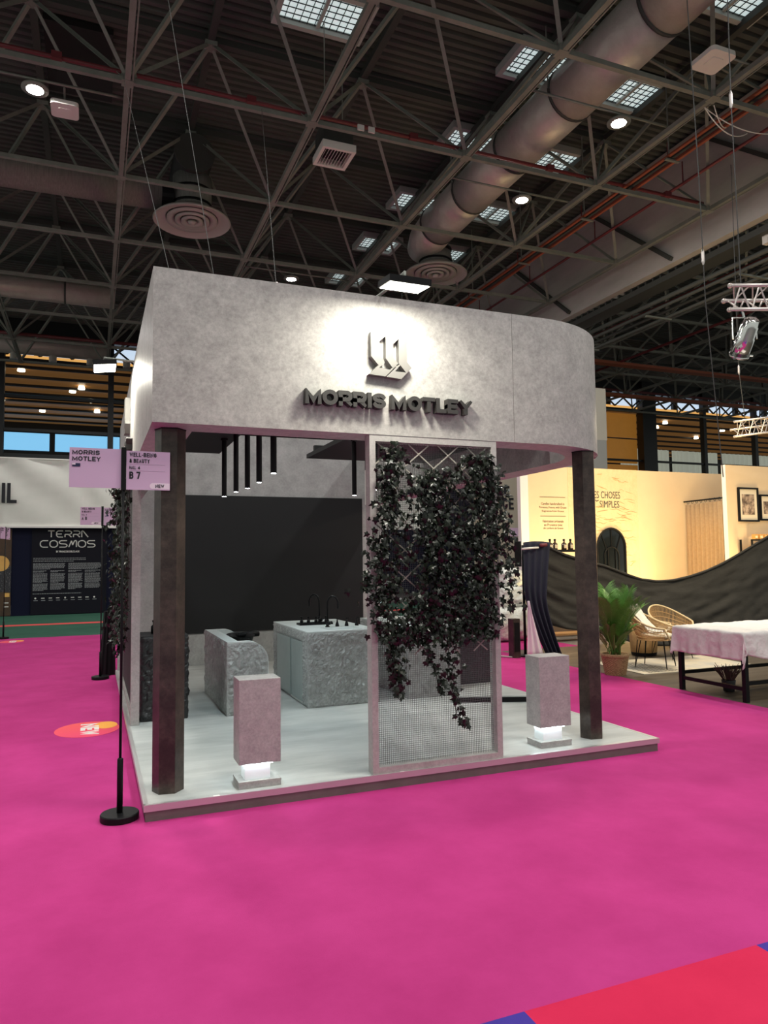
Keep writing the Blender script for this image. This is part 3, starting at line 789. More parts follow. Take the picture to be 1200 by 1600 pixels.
emblem(t, (1.645, YF-.001, 3.063), FX, FZ, FN)
t = thing('fascia_sign', 'raised dark letters and emblem on the left side of the fascia, seen edge-on', 'sign', (XL, 3.15, 2.65))
sign(t, (XL-.0005, 3.75, 2.668), (0,-1,0), (-1,0,0))
emblem(t, (XL-.001, 3.15, 3.10), (0,-1,0), FZ, (-1,0,0))

# ------------------------------------------------------------------ floodlights on arms
def floodlight(loc, out, along, label, power, aim):
    t = thing('floodlight', label, 'lamp', loc)
    L = Vector(loc); out = Vector(out); al = Vector(along); up = Vector((0,0,1))
    nrm = (-up-out*.12).normalized()          # lens looks down and back to the fascia
    s2 = al.cross(nrm).normalized()
    def slab(hw, hd, z0, z1, name, m):
        v = [L+al*a*hw+s2*b*hd+nrm*z for z in (z0, z1) for (a, b) in ((-1,-1),(1,-1),(1,1),(-1,1))]
        MB().add(v, [(0,3,2,1),(4,5,6,7),(0,1,5,4),(1,2,6,5),(2,3,7,6),(3,0,4,7)]).build(name, m, t)
    slab(.15, .105, -.045, 0., 'housing', M_black)
    slab(.14, .095, .0005, .004, 'lens', M_flood)
    MB().tube([L-nrm*.045, L-nrm*.08+up*.02, Vector(L)-out*.2+up*.09, Vector((L.x, L.y, 0))-out*ARM+Vector((0,0,ZT+.03)), Vector((L.x, L.y, 0))-out*ARM+Vector((0,0,ZT-.0))], .011, 8).build('arm', M_steel, t, smooth=True)
    a = area_light('floodlight_beam', L+nrm*.012, L+nrm*.012+Vector(aim), power, .26, (1, .965, .84), sy=.17)
    return t
ARM = .52
floodlight((1.61, -.40, 3.405), (0,-1,0), (1,0,0), 'bright white floodlight on an arm above the fascia lettering', 27, (0,.12,-1))
ARM = .36
floodlight((-.225, 2.5, 3.43), (-1,0,0), (0,1,0), 'bright white floodlight on an arm at the left side of the fascia', 30, (.12,0,-1))

# ------------------------------------------------------------------ canopies and pendants inside
def canopy(x0, x1, y0, y1, z, label):
    t = thing('ceiling_canopy', label, 'canopy', ((x0+x1)/2, (y0+y1)/2, z))
    MB().box(x0, x1, y0, y1, z, z+.05).build('board', M_blackmat, t)
    m = MB()
    for k in range(3): m.box(x0, x1, y0+.3+k*(y1-y0-.66)/2, y0+.36+k*(y1-y0-.66)/2, z+.05, z+.11)
    m.build('batten', M_blackmat, t)
    return t
canopy(.311, 1.0, .42, 3.44, 2.80, 'flat black canopy board hanging at the left inside the stand, over the lamp row')
canopy(2.13, 3.719, 1.03, 3.85, 2.85, 'flat black canopy board hanging at the right inside the stand, behind the ivy frame')
def pendant(loc, ztop, label, power=14, grp=None):
    x, y, z = loc
    t = thing('pendant_lamp', label, 'lamp', loc, grp)
    MB().lathe([(.020, 0.004), (.024, 0.0), (.024, .56), (.012, .57)], 16, (x, y, z)).build('tube', M_black, t)
    MB().lathe([(.0195, -.003), (.0195, .003)], 16, (x, y, z)).build('lens', M_lampcool, t)
    MB().tube([(x, y, z+.565), (x, y, ztop)], .005, 6).build('cord', M_black, t)
    MB().lathe([(.035, ztop-.02), (.035, ztop)], 14, (x, y, 0)).build('ceiling_rose', M_black, t)
    spot_light('pendant_light', (x, y, z-.012), (x, y, 0), power, 125, (.74, .94, 1.0), .8, .02)
G = 'black tube pendant lamps in the stand'
pendant((.885, 2.42, 2.225), 2.80, 'farthest black tube pendant lamp of the row of five, ending lowest in view', grp=G)
pendant((.92, 1.98, 2.23), 2.80, 'second farthest black tube pendant lamp of the row of five', grp=G)
pendant((.955, 1.62, 2.23), 2.80, 'middle black tube pendant lamp of the row of five', grp=G)
pendant((.965, 1.18, 2.235), 2.80, 'second nearest black tube pendant lamp of the row of five', grp=G)
pendant((.955, .62, 2.245), 2.80, 'nearest black tube pendant lamp of the row of five, thickest in view', grp=G)
pendant((2.10+.12, 2.35, 2.26), 2.85, 'black tube pendant lamp over the washbasin console, left of a pair', grp=G)
pendant((2.30, 1.95, 2.28), 2.85, 'black tube pendant lamp nearest the left post of the ivy frame', grp=G)
for (x, y) in ((2.9, 2.9), (3.4, 2.2), (1.7, 3.2)):
    spot_light('canopy_downlight', (x, y, 2.78), (x, y, 0), 10, 120, (.74, .94, 1.0), .8, .03)

# ------------------------------------------------------------------ chiselled furniture
def rough_face(m, o, e1, e2, nrm, w, h, amp, step, fq=14., seed=0):
    o = Vector(o); e1 = Vector(e1); e2 = Vector(e2); nrm = Vector(nrm)
    nu = max(2, int(w/step)); nv = max(2, int(h/step))
    def fn(u, v):
        p = o+e1*(u*w)+e2*(v*h)
        q = Vector((p.x*fq+seed, p.y*fq, p.z*fq))
        d = abs(noise.noise(q))*1.5+.55*abs(noise.noise(q*2.3))+.25*noise.noise(q*5)
        e = min(1, min(u, 1-u)*w/.02, min(v, 1-v)*h/.02)
        return p+nrm*(d*amp*e)
    m.grid(fn, nu, nv)
# sink console
X0, X1, Y0, Y1, ZC = 1.72, 2.49, 2.40, 3.88, .862
t = thing('washbasin_console', 'large chiselled grey console with pale top and black taps, in the middle of the stand', 'console', ((X0+X1)/2, (Y0+Y1)/2, HP))
m = MB()
rough_face(m, (X0, Y0, HP), (1,0,0), (0,0,1), (0,-1,0), X1-X0, ZC-HP-.012, .016, .0095, 24)
rough_face(m, (X1, Y0, HP), (0,1,0), (0,0,1), (1,0,0), Y1-Y0, ZC-HP-.012, .012, .03, 15)
rough_face(m, (X0, Y0, HP), (0,1,0), (0,0,1), (-1,0,0), .19, ZC-HP-.012, .014, .0105, 24)
rough_face(m, (X0, Y1-.19, HP), (0,1,0), (0,0,1), (-1,0,0), .19, ZC-HP-.012, .014, .0105, 24)
rough_face(m, (X0, Y0+.19, ZC-.11), (0,1,0), (0,0,1), (-1,0,0), Y1-Y0-.38, .098, .014, .0105, 24)
m.box(X0+.02, X1-.02, Y0+.02, Y1-.02, HP, ZC-.10)
m.box(X0+.001, X1-.001, Y1-.02, Y1, HP, ZC-.012)
m.build('body', M_stone, t)
ymid = (Y0+Y1)/2-.06
MB().box(X0+.004, X0+.0195, Y0+.19, ymid-.012, HP+.03, ZC-.115).build('door', M_doorgrey, t)
MB().box(X0-.004, X0+.0115, ymid+.012, Y1-.19, HP+.03, ZC-.115).build('door', M_doorgrey, t)
MB().box(X0-.002, X0+.018, Y0+.19, ymid-.012, HP+.012, HP+.03).build('door_track', M_alu, t)
# worktop with two recessed basins
tp = MB()
B1 = (1.98, 2.36, 2.52, 2.82); B2 = (1.98, 2.36, 3.40, 3.70)
xs = [X0-.002, 1.98, 2.36, X1+.002]; ys = [Y0-.002, 2.52, 2.82, 3.40, 3.70, Y1]
for i in range(3):
    for j in range(5):
        if i == 1 and j in (1, 3): continue
        tp.box(xs[i], xs[i+1], ys[j], ys[j+1], ZC-.012, ZC)
tp.build('worktop', M_stonetop, t)
for b in (B1, B2):
    s = MB(); z1, z0 = ZC-.002, ZC-.085
    v = [(b[0],b[2],z1),(b[1],b[2],z1),(b[1],b[3],z1),(b[0],b[3],z1),(b[0]+.03,b[2]+.03,z0),(b[1]-.03,b[2]+.03,z0),(b[1]-.03,b[3]-.03,z0),(b[0]+.03,b[3]-.03,z0)]
    s.add(v, [(4,5,6,7),(0,1,5,4),(1,2,6,5),(2,3,7,6),(3,0,4,7)]); s.build('basin', M_stonetop, t)
def swan(x, y, z, dx, dy, label):
    t = thing('swan_neck_tap', label, 'tap', (x, y, z))
    MB().lathe([(.026, 0), (.026, .006), (.018, .01), (.017, .075), (.012, .085)], 16, (x, y, z)).build('body', M_black, t, smooth=True)
    pts = [(x, y, z+.08), (x, y, z+.24)]
    for k in range(1, 11):
        a = pi*k/10*.93
        r = .062; pts.append((x+dx*r*(1-cos(a)), y+dy*r*(1-cos(a)), z+.24+r*1.5*sin(a)))
    pts.append((pts[-1][0], pts[-1][1], pts[-1][2]-.06))
    MB().tube(pts, [.0105]*(len(pts)-1)+[.009], 10).build('spout', M_black, t, smooth=True)
    MB().tube([(x, y, z+.05), (x+.05, y-.02, z+.055)], .009, 8).build('lever', M_black, t, smooth=True)
    MB().tube([(x+.0, y-.015, z+.045), (x+.01, y-.05, z+.045)], .02, 10).build('knob', M_black, t, smooth=True)
swan(2.075, 2.86, ZC, .80, -.6, 'nearer black swan-neck tap on the washbasin console, curving right')
swan(2.125, 3.33, ZC, -.80, .6, 'farther black swan-neck tap on the washbasin console, curving left')
def dispenser(x, y, label, s=1.):
    t = thing('soap_bottle', label, 'bottle', (x, y, ZC), 'small black bottles on the washbasin console')
    MB().lathe([(.021*s, 0), (.022*s, .01), (.016*s, .035), (.008*s, .055), (.008*s, .07)], 12, (x, y, ZC)).build('body', M_black, t, smooth=True)
    MB().tube([(x, y, ZC+.065), (x, y, ZC+.088*s), (x+.028, y-.006, ZC+.086*s)], .006, 6).build('pump', M_black, t, smooth=True)
dispenser(2.19, 2.87, 'first small black pump bottle right of the nearer tap, beside the basin')
dispenser(2.30, 2.875, 'second small black pump bottle right of the nearer tap')
dispenser(2.42, 2.88, 'third small black pump bottle, nearest the console\'s right edge')
for k, (x, lab) in enumerate(((1.90, 'leftmost small black bottle on the tray behind the far tap'), (1.98, 'second small black bottle on the tray behind the far tap'), (2.07, 'third small black bottle on the tray, beside the far tap'), (2.19, 'small black bottle on the tray, right of the far tap'))):
    tt = thing('small_bottle', lab, 'bottle', (x, 3.28, ZC+.012), 'small black bottles on the tray')
    MB().lathe([(.018, 0), (.02, .03), (.009, .045), (.009, .06)], 10, (x, 3.28, ZC+.012)).build('body', M_black, tt)
    MB().lathe([(.014, .06), (.014, .078)], 10, (x, 3.28, ZC+.012)).build('cap', M_black, tt)
t = thing('tray', 'flat black tray with small bottles on the far end of the console', 'tray', (2.02, 3.24, ZC))
MB().box(1.85, 2.235, 3.16, 3.315, ZC, ZC+.008).build('base', M_black, t)
r = MB()
for a in ((1.85,2.235,3.16,3.166),(1.85,2.235,3.309,3.315),(1.85,1.856,3.166,3.309),(2.229,2.235,3.166,3.309)): r.box(a[0],a[1],a[2],a[3],ZC+.008,ZC+.022)
r.build('rim', M_black, t)

# backwash unit with quarter-round cheeks
X0, X1, Y0, Y1, ZB2 = .905, 1.31, 2.36, 3.86, .806
t = thing('backwash_unit', 'chiselled grey hair washing unit with curved cheeks and black bowl, behind the left pedestal', 'washing unit', ((X0+X1)/2, (Y0+Y1)/2, HP))
def cheek(y0, y1, front_rough):
    R_ = .20; pr = [(X0+.004, HP), (X1, HP), (X1, ZB2-R_)]
    for k in range(1, 11):
        a = pi/2*k/10; pr.append((X1-R_+R_*cos(a), ZB2-R_+R_*sin(a)))
    pr.append((X0+.004, ZB2))
    m = MB(); m.prism([(x, z) for x, z in pr], (0, y0, 0), (1,0,0), (0,0,1), (0,1,0), y1-y0)
    return m, pr
m, pr = cheek(Y0+.004, Y0+.10, True); m.build('cheek', M_stonetop, t)
# chiselled skin over the cheek: rows clipped to the outline
def skin(y, sgn):
    m = MB(); nu, nv = 40, 64
    def fn(u, v):
        z = HP+.002+v*(ZB2-HP-.014)
        xr = X1 if z < ZB2-.2 else X1-.2+math.sqrt(max(0, .04-(z-(ZB2-.2))**2))
        x = X0+u*(xr-X0-.006)
        q = Vector((x*16+3, 7, z*16)); d = abs(noise.noise(q))*1.6+.6*abs(noise.noise(q*2.2))
        e = min(1, u*12, (1-u)*12, v*20, (1-v)*14)
        return (x, y+sgn*d*.017*e, z)
    return m.grid(fn, nu, nv)
skin(Y0+.0035, -1).build('chiselled_face', M_stone, t)
m, pr = cheek(Y1-.10, Y1, False); m.build('cheek', M_stonetop, t)
m = MB(); rough_face(m, (X0+.003, Y0+.004, HP), (0,1,0), (0,0,1), (-1,0,0), Y1-Y0-.004, ZB2-HP, .014, .014, 15, 5)
m.build('chiselled_face', M_stone, t)
MB().box(X0+.004, X0+.12, Y0+.10, Y1-.10, HP, ZB2).build('side_wall', M_stonetop, t)
MB().box(X0+.12, X1-.03, Y0+.10, Y1-.10, HP, .60).build('well', M_stonetop, t)
bw_ = MB(); bw_.lathe([(.05, .60), (.13, .68), (.185, .80), (.20, .815), (.185, .812), (.12, .70), (.04, .66)], 24, (0, 0, 0), cap=False)
bw_.v = [(1.19+x*.72, 3.18+y*1.5, z-.02) for x, y, z in bw_.v]
bw_.build('bowl', M_black, t, smooth=True)
MB().tube([(1.19, 3.35, .77), (1.33, 3.40, .775), (1.44, 3.42, .77)], [.03, .035, .028], 10).build('neck_rest', M_black, t, smooth=True)

# black textured cabinet behind the left column
t = thing('textured_cabinet', 'black chiselled cabinet partly hidden behind the square-corner column', 'cabinet', (.335, 2.7, HP))
m = MB()
X0, X1, Y0, Y1, Zc = .125, .55, 2.46, 2.95, .885
rough_face(m, (X0, Y0, HP), (1,0,0), (0,0,1), (0,-1,0), X1-X0, Zc-HP, .02, .016, 17, 9)
rough_face(m, (X0, Y0, HP), (0,1,0), (0,0,1), (-1,0,0), Y1-Y0, Zc-HP, .02, .016, 17, 2)
rough_face(m, (X1, Y0, HP), (0,1,0), (0,0,1), (1,0,0), Y1-Y0, Zc-HP, .02, .018, 17, 4)
m.box(X0, X1, Y0+.004, Y1, HP, Zc-.003); m.build('body', M_rockblack, t)
MB().box(X0-.004, X1+.004, Y0, Y1, Zc-.002, Zc+.006).build('top', M_blackmat, t)
t = thing('soap_bottle', 'black bottle on top of the black chiselled cabinet', 'bottle', (.26, 2.75, Zc+.006))
MB().lathe([(.03, 0), (.03, .07), (.012, .085), (.012, .11)], 12, (.26, 2.75, Zc+.006)).build('body', M_black, t, smooth=True)
MB().lathe([(.017, .11), (.017, .13)], 10, (.26, 2.75, Zc+.006)).build('cap', M_black, t)

# second grey console behind the ivy, and the dark cabinet beside it
X0, X1, Y0, Y1, Zc = 2.825, 3.45, 2.40, 3.88, .862
t = thing('chiselled_console', 'grey chiselled console behind the ivy and wire mesh, right of the washbasin console', 'console', ((X0+X1)/2, (Y0+Y1)/2, HP))
m = MB()
rough_face(m, (X0, Y0, HP), (1,0,0), (0,0,1), (0,-1,0), X1-X0, Zc-HP-.012, .012, .016, 15, 31)
rough_face(m, (X0, Y0, HP), (0,1,0), (0,0,1), (-1,0,0), Y1-Y0, Zc-HP-.012, .012, .02, 15, 12)
m.box(X0+.001, X1, Y0+.001, Y1, HP, Zc-.014); m.build('body', M_stone, t)
MB().box(X0-.002, X1, Y0-.002, Y1, Zc-.012, Zc).build('worktop', M_stonetop, t)
X0, X1, Y0, Y1, Zc = 3.56, 3.97, 2.62, 3.7, 1.05
t = thing('textured_cabinet', 'dark cabinet with finely ribbed front, behind the right half of the ivy frame', 'cabinet', ((X0+X1)/2, (Y0+Y1)/2, .165))
m = MB(); rough_face(m, (X0, Y0, .17), (1,0,0), (0,0,1), (0,-1,0), X1-X0, Zc-.17, .008, .014, 26, 77)
m.build('front', M_rockblack, t)
MB().box(X0, X1, Y0+.001, Y1, .166, Zc).build('body', M_blackmat, t)
MB().box(X0-.006, X0-.0005, Y0+.05, Y1-.05, .19, .205).build('strip', M_alu, t)
t = thing('low_plinth', 'low wedge plinth with pale top and black edge, under the dark ribbed cabinet', 'plinth', (3.5, 2.5, HP))
pl = [(3.16, 2.03), (3.975, 1.70), (3.975, 3.75), (3.48, 3.75), (3.48, 2.36)]
MB().prism(pl, (0,0,HP+.001), (1,0,0), (0,1,0), (0,0,1), .052).build('edge', M_black, t)
MB().prism(pl, (0,0,HP+.053), (1,0,0), (0,1,0), (0,0,1), .011).build('top', M_vinyl, t)

# ------------------------------------------------------------------ glowing pedestals
def pedestal(x0, x1, y0, y1, label):
    t = thing('display_pedestal', label, 'pedestal', ((x0+x1)/2, (y0+y1)/2, HP))
    MB().box(x0, x1, y0, y1, HP+.0005, HP+.033).build('base', M_boxpink, t)
    MB().box(x0-.002, x1+.002, y0-.002, y1+.002, HP+.033, HP+.046).build('base_plate', M_concrete, t)
    MB().box(x0+.045, x1-.065, y0+.035, y1-.035, HP+.046, .257).build('light_core', M_core, t)
    s = MB()
    for a in ((x0+.03,x1-.05,y0+.020,y0+.030),(x0+.03,x1-.05,y1-.030,y1-.020),(x0+.03,x0+.04,y0+.03,y1-.03),(x1-.06,x1-.05,y0+.03,y1-.03)): s.box(a[0],a[1],a[2],a[3],.248,.2568)
    s.build('light_strip', M_strip, t)
    MB().bevbox(x0, x1, y0, y1, .257, .803, .002).build('box', M_boxpink, t)
pedestal(.593, .870, .070, .275, 'floating grey box pedestal with glowing foot, in front of the hair washing unit')
pedestal(2.942, 3.227, .120, .315, 'floating grey box pedestal with glowing foot, beside the rounded-corner column')

# ------------------------------------------------------------------ sign posts
def flag(t, x, y, z):
    MB().box(x, x+.047, y-.0025, y-.0005, z, z+.021).build('flag', M_flagblue, t)
    MB().box(x, x+.019, y-.0032, y-.0026, z+.011, z+.021).build('flag_canton', M_pinkpale, t)
def board_name(t, x, y, z, w=.304, h=.250):
    MB().box(x, x+w, y, y+.005, z, z+h).build('board', M_pink, t)
    s = w/.304
    word('lettering', 'MORRIS', .159*s, .0285, (x+.016, y-.0005, z+h-.043), FX, FZ, FN, M_ink, t, .0015, .21)
    word('lettering', 'MOTLEY', .165*s, .0285, (x+.016, y-.0005, z+h-.083), FX, FZ, FN, M_ink, t, .0015, .21)
    flag(t, x+.016, y, z+h-.120)
def board_hall(t, x, y, z, num, w=.268, h=.250):
    MB().box(x, x+w, y, y+.005, z, z+h).build('board', M_pink, t)
    a = x+.018
    for b, ww, hh, zz, bold in (('WELL-BEING', .166, .027, h-.038, .205), ('& BEAUTY', .124, .026, h-.077, .205)):
        word('lettering', b, ww, hh, (a, y-.0005, z+zz), FX, FZ, FN, M_ink, t, .0015, bold)
    word('lettering', 'HALL', .040, .021, (a, y-.0005, z+h-.118), FX, FZ, FN, M_ink, t, .0015, .14)
    word('lettering', '4', .015, .022, (a+.050, y-.0005, z+h-.118), FX, FZ, FN, M_ink, t, .0015, .24)
    word('lettering', num, .068, .046, (a, y-.0005, z+h-.180), FX, FZ, FN, M_ink, t, .0015, .24)
    for zz in (h-.087, h-.128): MB().box(a, x+w-.03, y-.0012, y-.0004, z+zz, z+zz+.0012).build('rule', M_inkgrey, t)
    pill = []
    for k in range(13): pill.append((.019*cos(pi/2+pi*k/12), .019*sin(pi/2+pi*k/12)))
    pill += [(.105, -.019), (.105, .019)]
    MB().prism(pill, (x+w-.106, y, z+.026), FX, FZ, FN, .0012).build('pill', M_pinkpale, t)
    word('lettering', 'NEW', .055, .022, (x+w-.090, y-.0013, z+.015), FX, FZ, FN, M_ink, t, .001, .25)
def sign_post(loc, label, swap, num, zt=2.305, rot=0):
    x, y, _ = loc
    t = thing('sign_post', label, 'sign post', loc)
    MB().lathe([(.113, 0.001), (.115, .006), (.115, .036), (.110, .042)], 36, (x, y, 0)).build('base', M_black, t)
    MB().lathe([(.018, .042), (.018, .365), (.013, .372)], 16, (x, y, 0)).build('sleeve', M_black, t, smooth=True)
    MB().tube([(x, y, .37), (x, y, zt-.26)], .0085, 10).build('pole', M_black, t, smooth=True)
    MB().box(x-.015, x+.015, y-.012, y+.008, zt-.262, zt+.012).build('board_holder', M_black, t)
    if not swap:
        board_name(t, x-.318, y-.004, zt-.250); board_hall(t, x+.0165, y-.004, zt-.257, num)
    else:
        board_hall(t, x-.285, y-.004, zt-.250, num); board_name(t, x+.0165, y-.004, zt-.257)
    if rot:
        t.rotation_euler = (0, 0, rot)
sign_post((-.132, .135, 0), 'black sign post with pink boards at the front left corner of the stand', False, 'B 7')
sign_post((-.19, 6.07, 0), 'black sign post with pink boards at the back left corner of the stand', True, 'A 8', 2.37)
sign_post((-2.075, 12.9, 0), 'distant black sign post with its board seen edge-on, at the green carpet', False, 'A 9', 2.40, radians(78))
t = thing('cloth_covered_stand', 'black cloth covered stand on the carpet beside the back left sign post', 'stand', (-.07, 6.42, 0))
MB().grid(lambda u, v: (-.075+(.075+.035*(1-v))*cos(pi*(1-u))-.02*(1-v), 6.42-(.07+.01*sin(u*34))*sin(pi*(1-u)), .002+.9*v), 40, 10).build('cloth', M_black, t, solid=.004)
MB().box(-.13, -.03, 6.43, 6.53, 0, .9).build('core', M_black, t)

# ================================================================== LEFT BACKGROUND
t = thing('banner_wall', 'long white fabric banner with black letters above the navy text wall', 'banner', (-2, 20.3, 2.78))
def bf(u, v):
    x = -14+26*u; z = 2.80+2.1*v
    return (x, 20.3+.035*sin((x+z*.9)*5.2+sin(x*1.7)*1.3)*(.3+v*.7), z)
MB().grid(bf, 200, 8).build('fabric', M_banner, t, smooth=True)
MB().box(-14, 12, 20.24, 20.36, 2.74, 2.80).build('bottom_bar', M_whiteprint, t)
MB().box(-14, 12, 20.28, 20.36, 4.90, 4.94).build('top_bar', M_banner, t)
word('lettering', 'AIL', .79, .62, (-3.31, 20.2, 3.50), FX, FZ, FN, M_ink, t, .01, .22)
t = thing('navy_partition', 'navy blue partition wall standing behind the text panel, under the white banner', 'partition', (-2, 20.7, 0))
MB().box(-2.66, 6.5, 20.66, 20.8, .0, 2.74).build('wall_board', M_navy, t)
t = thing('text_panel', 'tall dark exhibition panel headed TERRA COSMOS with columns of small white text', 'panel', (-1, 20.6, 0))
MB().box(-2.1, .12, 20.58, 20.655, .02, 2.72).build('board', M_navypanel, t)
def strokes(word, o, w, h, gap, r):
    G = {
     'T': [[(0,1),(1,1)], [(.5,1),(.5,0)]],
     'E': [[(1,1),(.25,1),(0,.75),(0,.25),(.25,0),(1,0)], [(0,.5),(.8,.5)]],
     'R': [[(0,0),(0,.45),(.7,.45)], [(0,1),(.75,1),(1,.85),(1,.6),(.75,.45),(.5,.45),(1,0)]],
     'A': [[(0,0),(0,1),(.2,1),(1,0)]],
     'C': [[(1,1),(.3,1),(.05,.8),(0,.5),(.05,.2),(.3,0),(1,0)]],
     'O': [[(.3,1),(.7,1),(.95,.8),(1,.5),(.95,.2),(.7,0),(.3,0),(.05,.2),(0,.5),(.05,.8),(.3,1)]],
     'S': [[(1,1),(.2,1),(0,.85),(0,.65),(.2,.52),(.8,.48),(1,.35),(1,.15),(.8,0),(0,0)]],
     'M': [[(0,0),(.35,1),(.5,.3),(.75,1),(1,1),(1,0)]]}
    m = MB(); x = o[0]
    for ch in word:
        for pl in G[ch]:
            for a, b in zip(pl, pl[1:]):
                p = (x+a[0]*w, o[1], o[2]+a[1]*h); q = (x+b[0]*w, o[1], o[2]+b[1]*h)
                m.bar(p, q, .004, r, up=(0,1,0)) if False else m.tube([p, q], r/2, 6)
        x += w+gap
    return m
strokes('TERRA', (-1.64, 20.575, 2.46), .19, .20, .058, .035).build('heading', M_whiteprint, t)
strokes('COSMOS', (-1.86, 20.575, 2.14), .225, .205, .052, .035).build('heading', M_whiteprint, t)
text('lettering', 'BY FRANÇOIS DELCLAUX', .69, .075, (-1.395, 20.577, 1.955), FX, FZ, FN, M_whiteprint, t, .002, .03)
pm = MB(); rr = random.Random(5)
def para(x0, x1, z0, z1, step=.034, hh=.02):
    z = z1
    while z > z0:
        x = x0
        end = x1-rr.random()*.04 if z-step > z0 else x0+(x1-x0)*rr.uniform(.4, .9)
        while x < end:
            w = rr.uniform(.02, .07); pm.box(x, min(x+w, end), 20.577, 20.579, z-hh, z); x += w+.012
        z -= step
para(-2.05, -.5, 1.66, 1.80, .05)
para(-2.05, -1.12, 1.44, 1.63); para(-1.03, -.05, 1.44, 1.63)
for x0, x1, z0 in ((-2.05,-1.62,.78),(-1.55,-1.12,.80),(-1.03,-.60,.80),(-.54,-.06,.85)):
    para(x0, x1, 1.34, 1.40); para(x0, x1, 1.02, 1.31); para(x0, x1, z0, .99)
para(-2.05, -.1, .66, .68, .03)
tag(pm.build('small_print', M_greyprint, t, fix=False), kind='stuff')
for k in range(9):
    x = -2.02+.215*k
    MB().prism([(.03*cos(a), .03*sin(a)) for a in [pi/3*i+pi/6*(k % 2) for i in range(6)]] if k % 4 == 0 else [(-.05,-.012),(.05,-.012),(.05,.012),(-.05,.012)], (x+.05, 20.577, .53), FX, FZ, FN, .002).build('emblem', M_whiteprint, t)
    MB().box(x, x+.12, 20.575, 20.577, .45, .468).build('caption', M_greyprint, t)
t = thing('night_poster', 'brown night-sky poster with a yellow moon at the left edge of the picture', 'poster', (-3.4, 20.6, 0))
MB().box(-4.6, -2.67, 20.6, 20.655, 1.55, 2.72).build('upper_panel', M_poster, t)
MB().box(-4.6, -2.67, 20.6, 20.655, .75, 1.55).build('middle_panel', M_posternight, t)
MB().box(-4.6, -2.67, 20.6, 20.655, .02, .75).build('lower_panel', M_poster, t)
MB().lathe([(.24, 0), (.24, .008)], 32, (-2.96, 20.59, 1.64), axis='y').build('moon', M_moon, t)
MB().box(-2.86, -2.70, 20.592, 20.60, .60, .72).build('window', M_moon, t)
for k in range(2): MB().box(-2.86, -2.72, 20.592, 20.60, .28+.12*k, .31+.12*k).build('bright_strip', M_whiteprint, t)

# ================================================================== RIGHT BACKGROUND: the cream booth
t = thing('booth_wall', 'cream back wall of the neighbouring booth with brown text and stone pattern', 'partition', (10.7, 8, 0))
MB().box(8.05, 9.05, 8.0, 8.1, .002, 3.51).build('wall_panel', M_yellow, t)
MB().box(9.05, 10.91, 7.995, 8.1, 0, 3.513).build('stone_panel', M_stoneprint, t)
MB().box(10.91, 13.6, 8.0, 8.1, 0, 3.51).build('wall_panel', M_yellow, t)
MB().box(7.86, 8.05, 7.98, 8.1, 0, 3.51).build('end_panel', M_whiteend, t)
rr = random.Random(3)
ck = MB()
for k in range(84):                        # stone joints, slightly proud lines
    x = rr.uniform(9.3, 10.65); z = rr.uniform(1.3, 3.42)
    if 9.3 < x+.1 < 10.45 and 2.72 < z < 3.08: continue
    pts = [(x, 7.993, z)]
    for j in range(rr.randint(2, 4)): pts.append((min(pts[-1][0]+rr.uniform(.04, .11), 10.88), 7.993, pts[-1][2]+rr.gauss(-.008, .022)))
    ck.tube(pts, [.003]+[rr.uniform(.004, .010)]*(len(pts)-2)+[.002], 5)
tag(ck.build('stone_joint', M_crack, t), kind='stuff')
text('lettering', 'LES CHOSES', .76, .155, (9.66, 7.993, 2.865), FX, FZ, FN, M_inktext, t, .004, .0)
text('lettering', 'SIMPLES', .52, .15, (9.87, 7.993, 2.665), FX, FZ, FN, M_inktext, t, .004, .0)
MB().tube([(9.70, 7.99, 2.80), (9.74, 7.99, 2.83), (9.79, 7.99, 2.80), (9.84, 7.99, 2.82)], .009, 6).build('flourish', M_inktext, t)
for z in (2.86, 2.46): MB().box(8.34, 8.98, 7.994, 7.9995, z, z+.008).build('rule', M_inkbrown, t)
for body, w, z in (('Candles handcrafted in', .58, 2.70), ('Provence, France, with Grasse', .68, 2.62), ('fragrances from Grasse', .55, 2.54), ('Fabrication artisanale', .52, 2.33), ('en Provence avec', .46, 2.255), ('des parfums de Grasse', .50, 2.18)):
    text('lettering', body, w, .052, (8.66-w/2, 7.998, z), FX, FZ, FN, M_inkbrown, t, .002)
area_light('booth_fill', (10.3, 6.7, .6), (10.4, 8.0, 2.3), 100, .8, (1, .74, .36), sy=2.6)  # unseen warm fill added behind the drape to brighten the cream wall
area_light('booth_fill', (8.5, 7.0, .8), (8.5, 8.0, 2.6), 45, .4, (1, .78, .42), sy=.8)  # second added fill behind the drape, for the lettered panel
area_light('booth_fill', (12.6, 5.7, .9), (12.8, 6.6, 2.6), 55, .4, (1, .74, .38), sy=1.0)  # added fill without a fixture, brightens the nearer cream wall
area_light('booth_fill', (7.6, 3.2, 3.6), (7.6, 3.6, 0), 75, .4, (1, .82, .52), sy=1.2)  # added overhead fill to brighten the rattan chairs
area_light('booth_fill', (10.2, 4.6, 4.2), (10.2, 8.0, 2.2), 75, .4, (1, .78, .42), sy=3)  # added fill from above, evens out the light on the cream wall

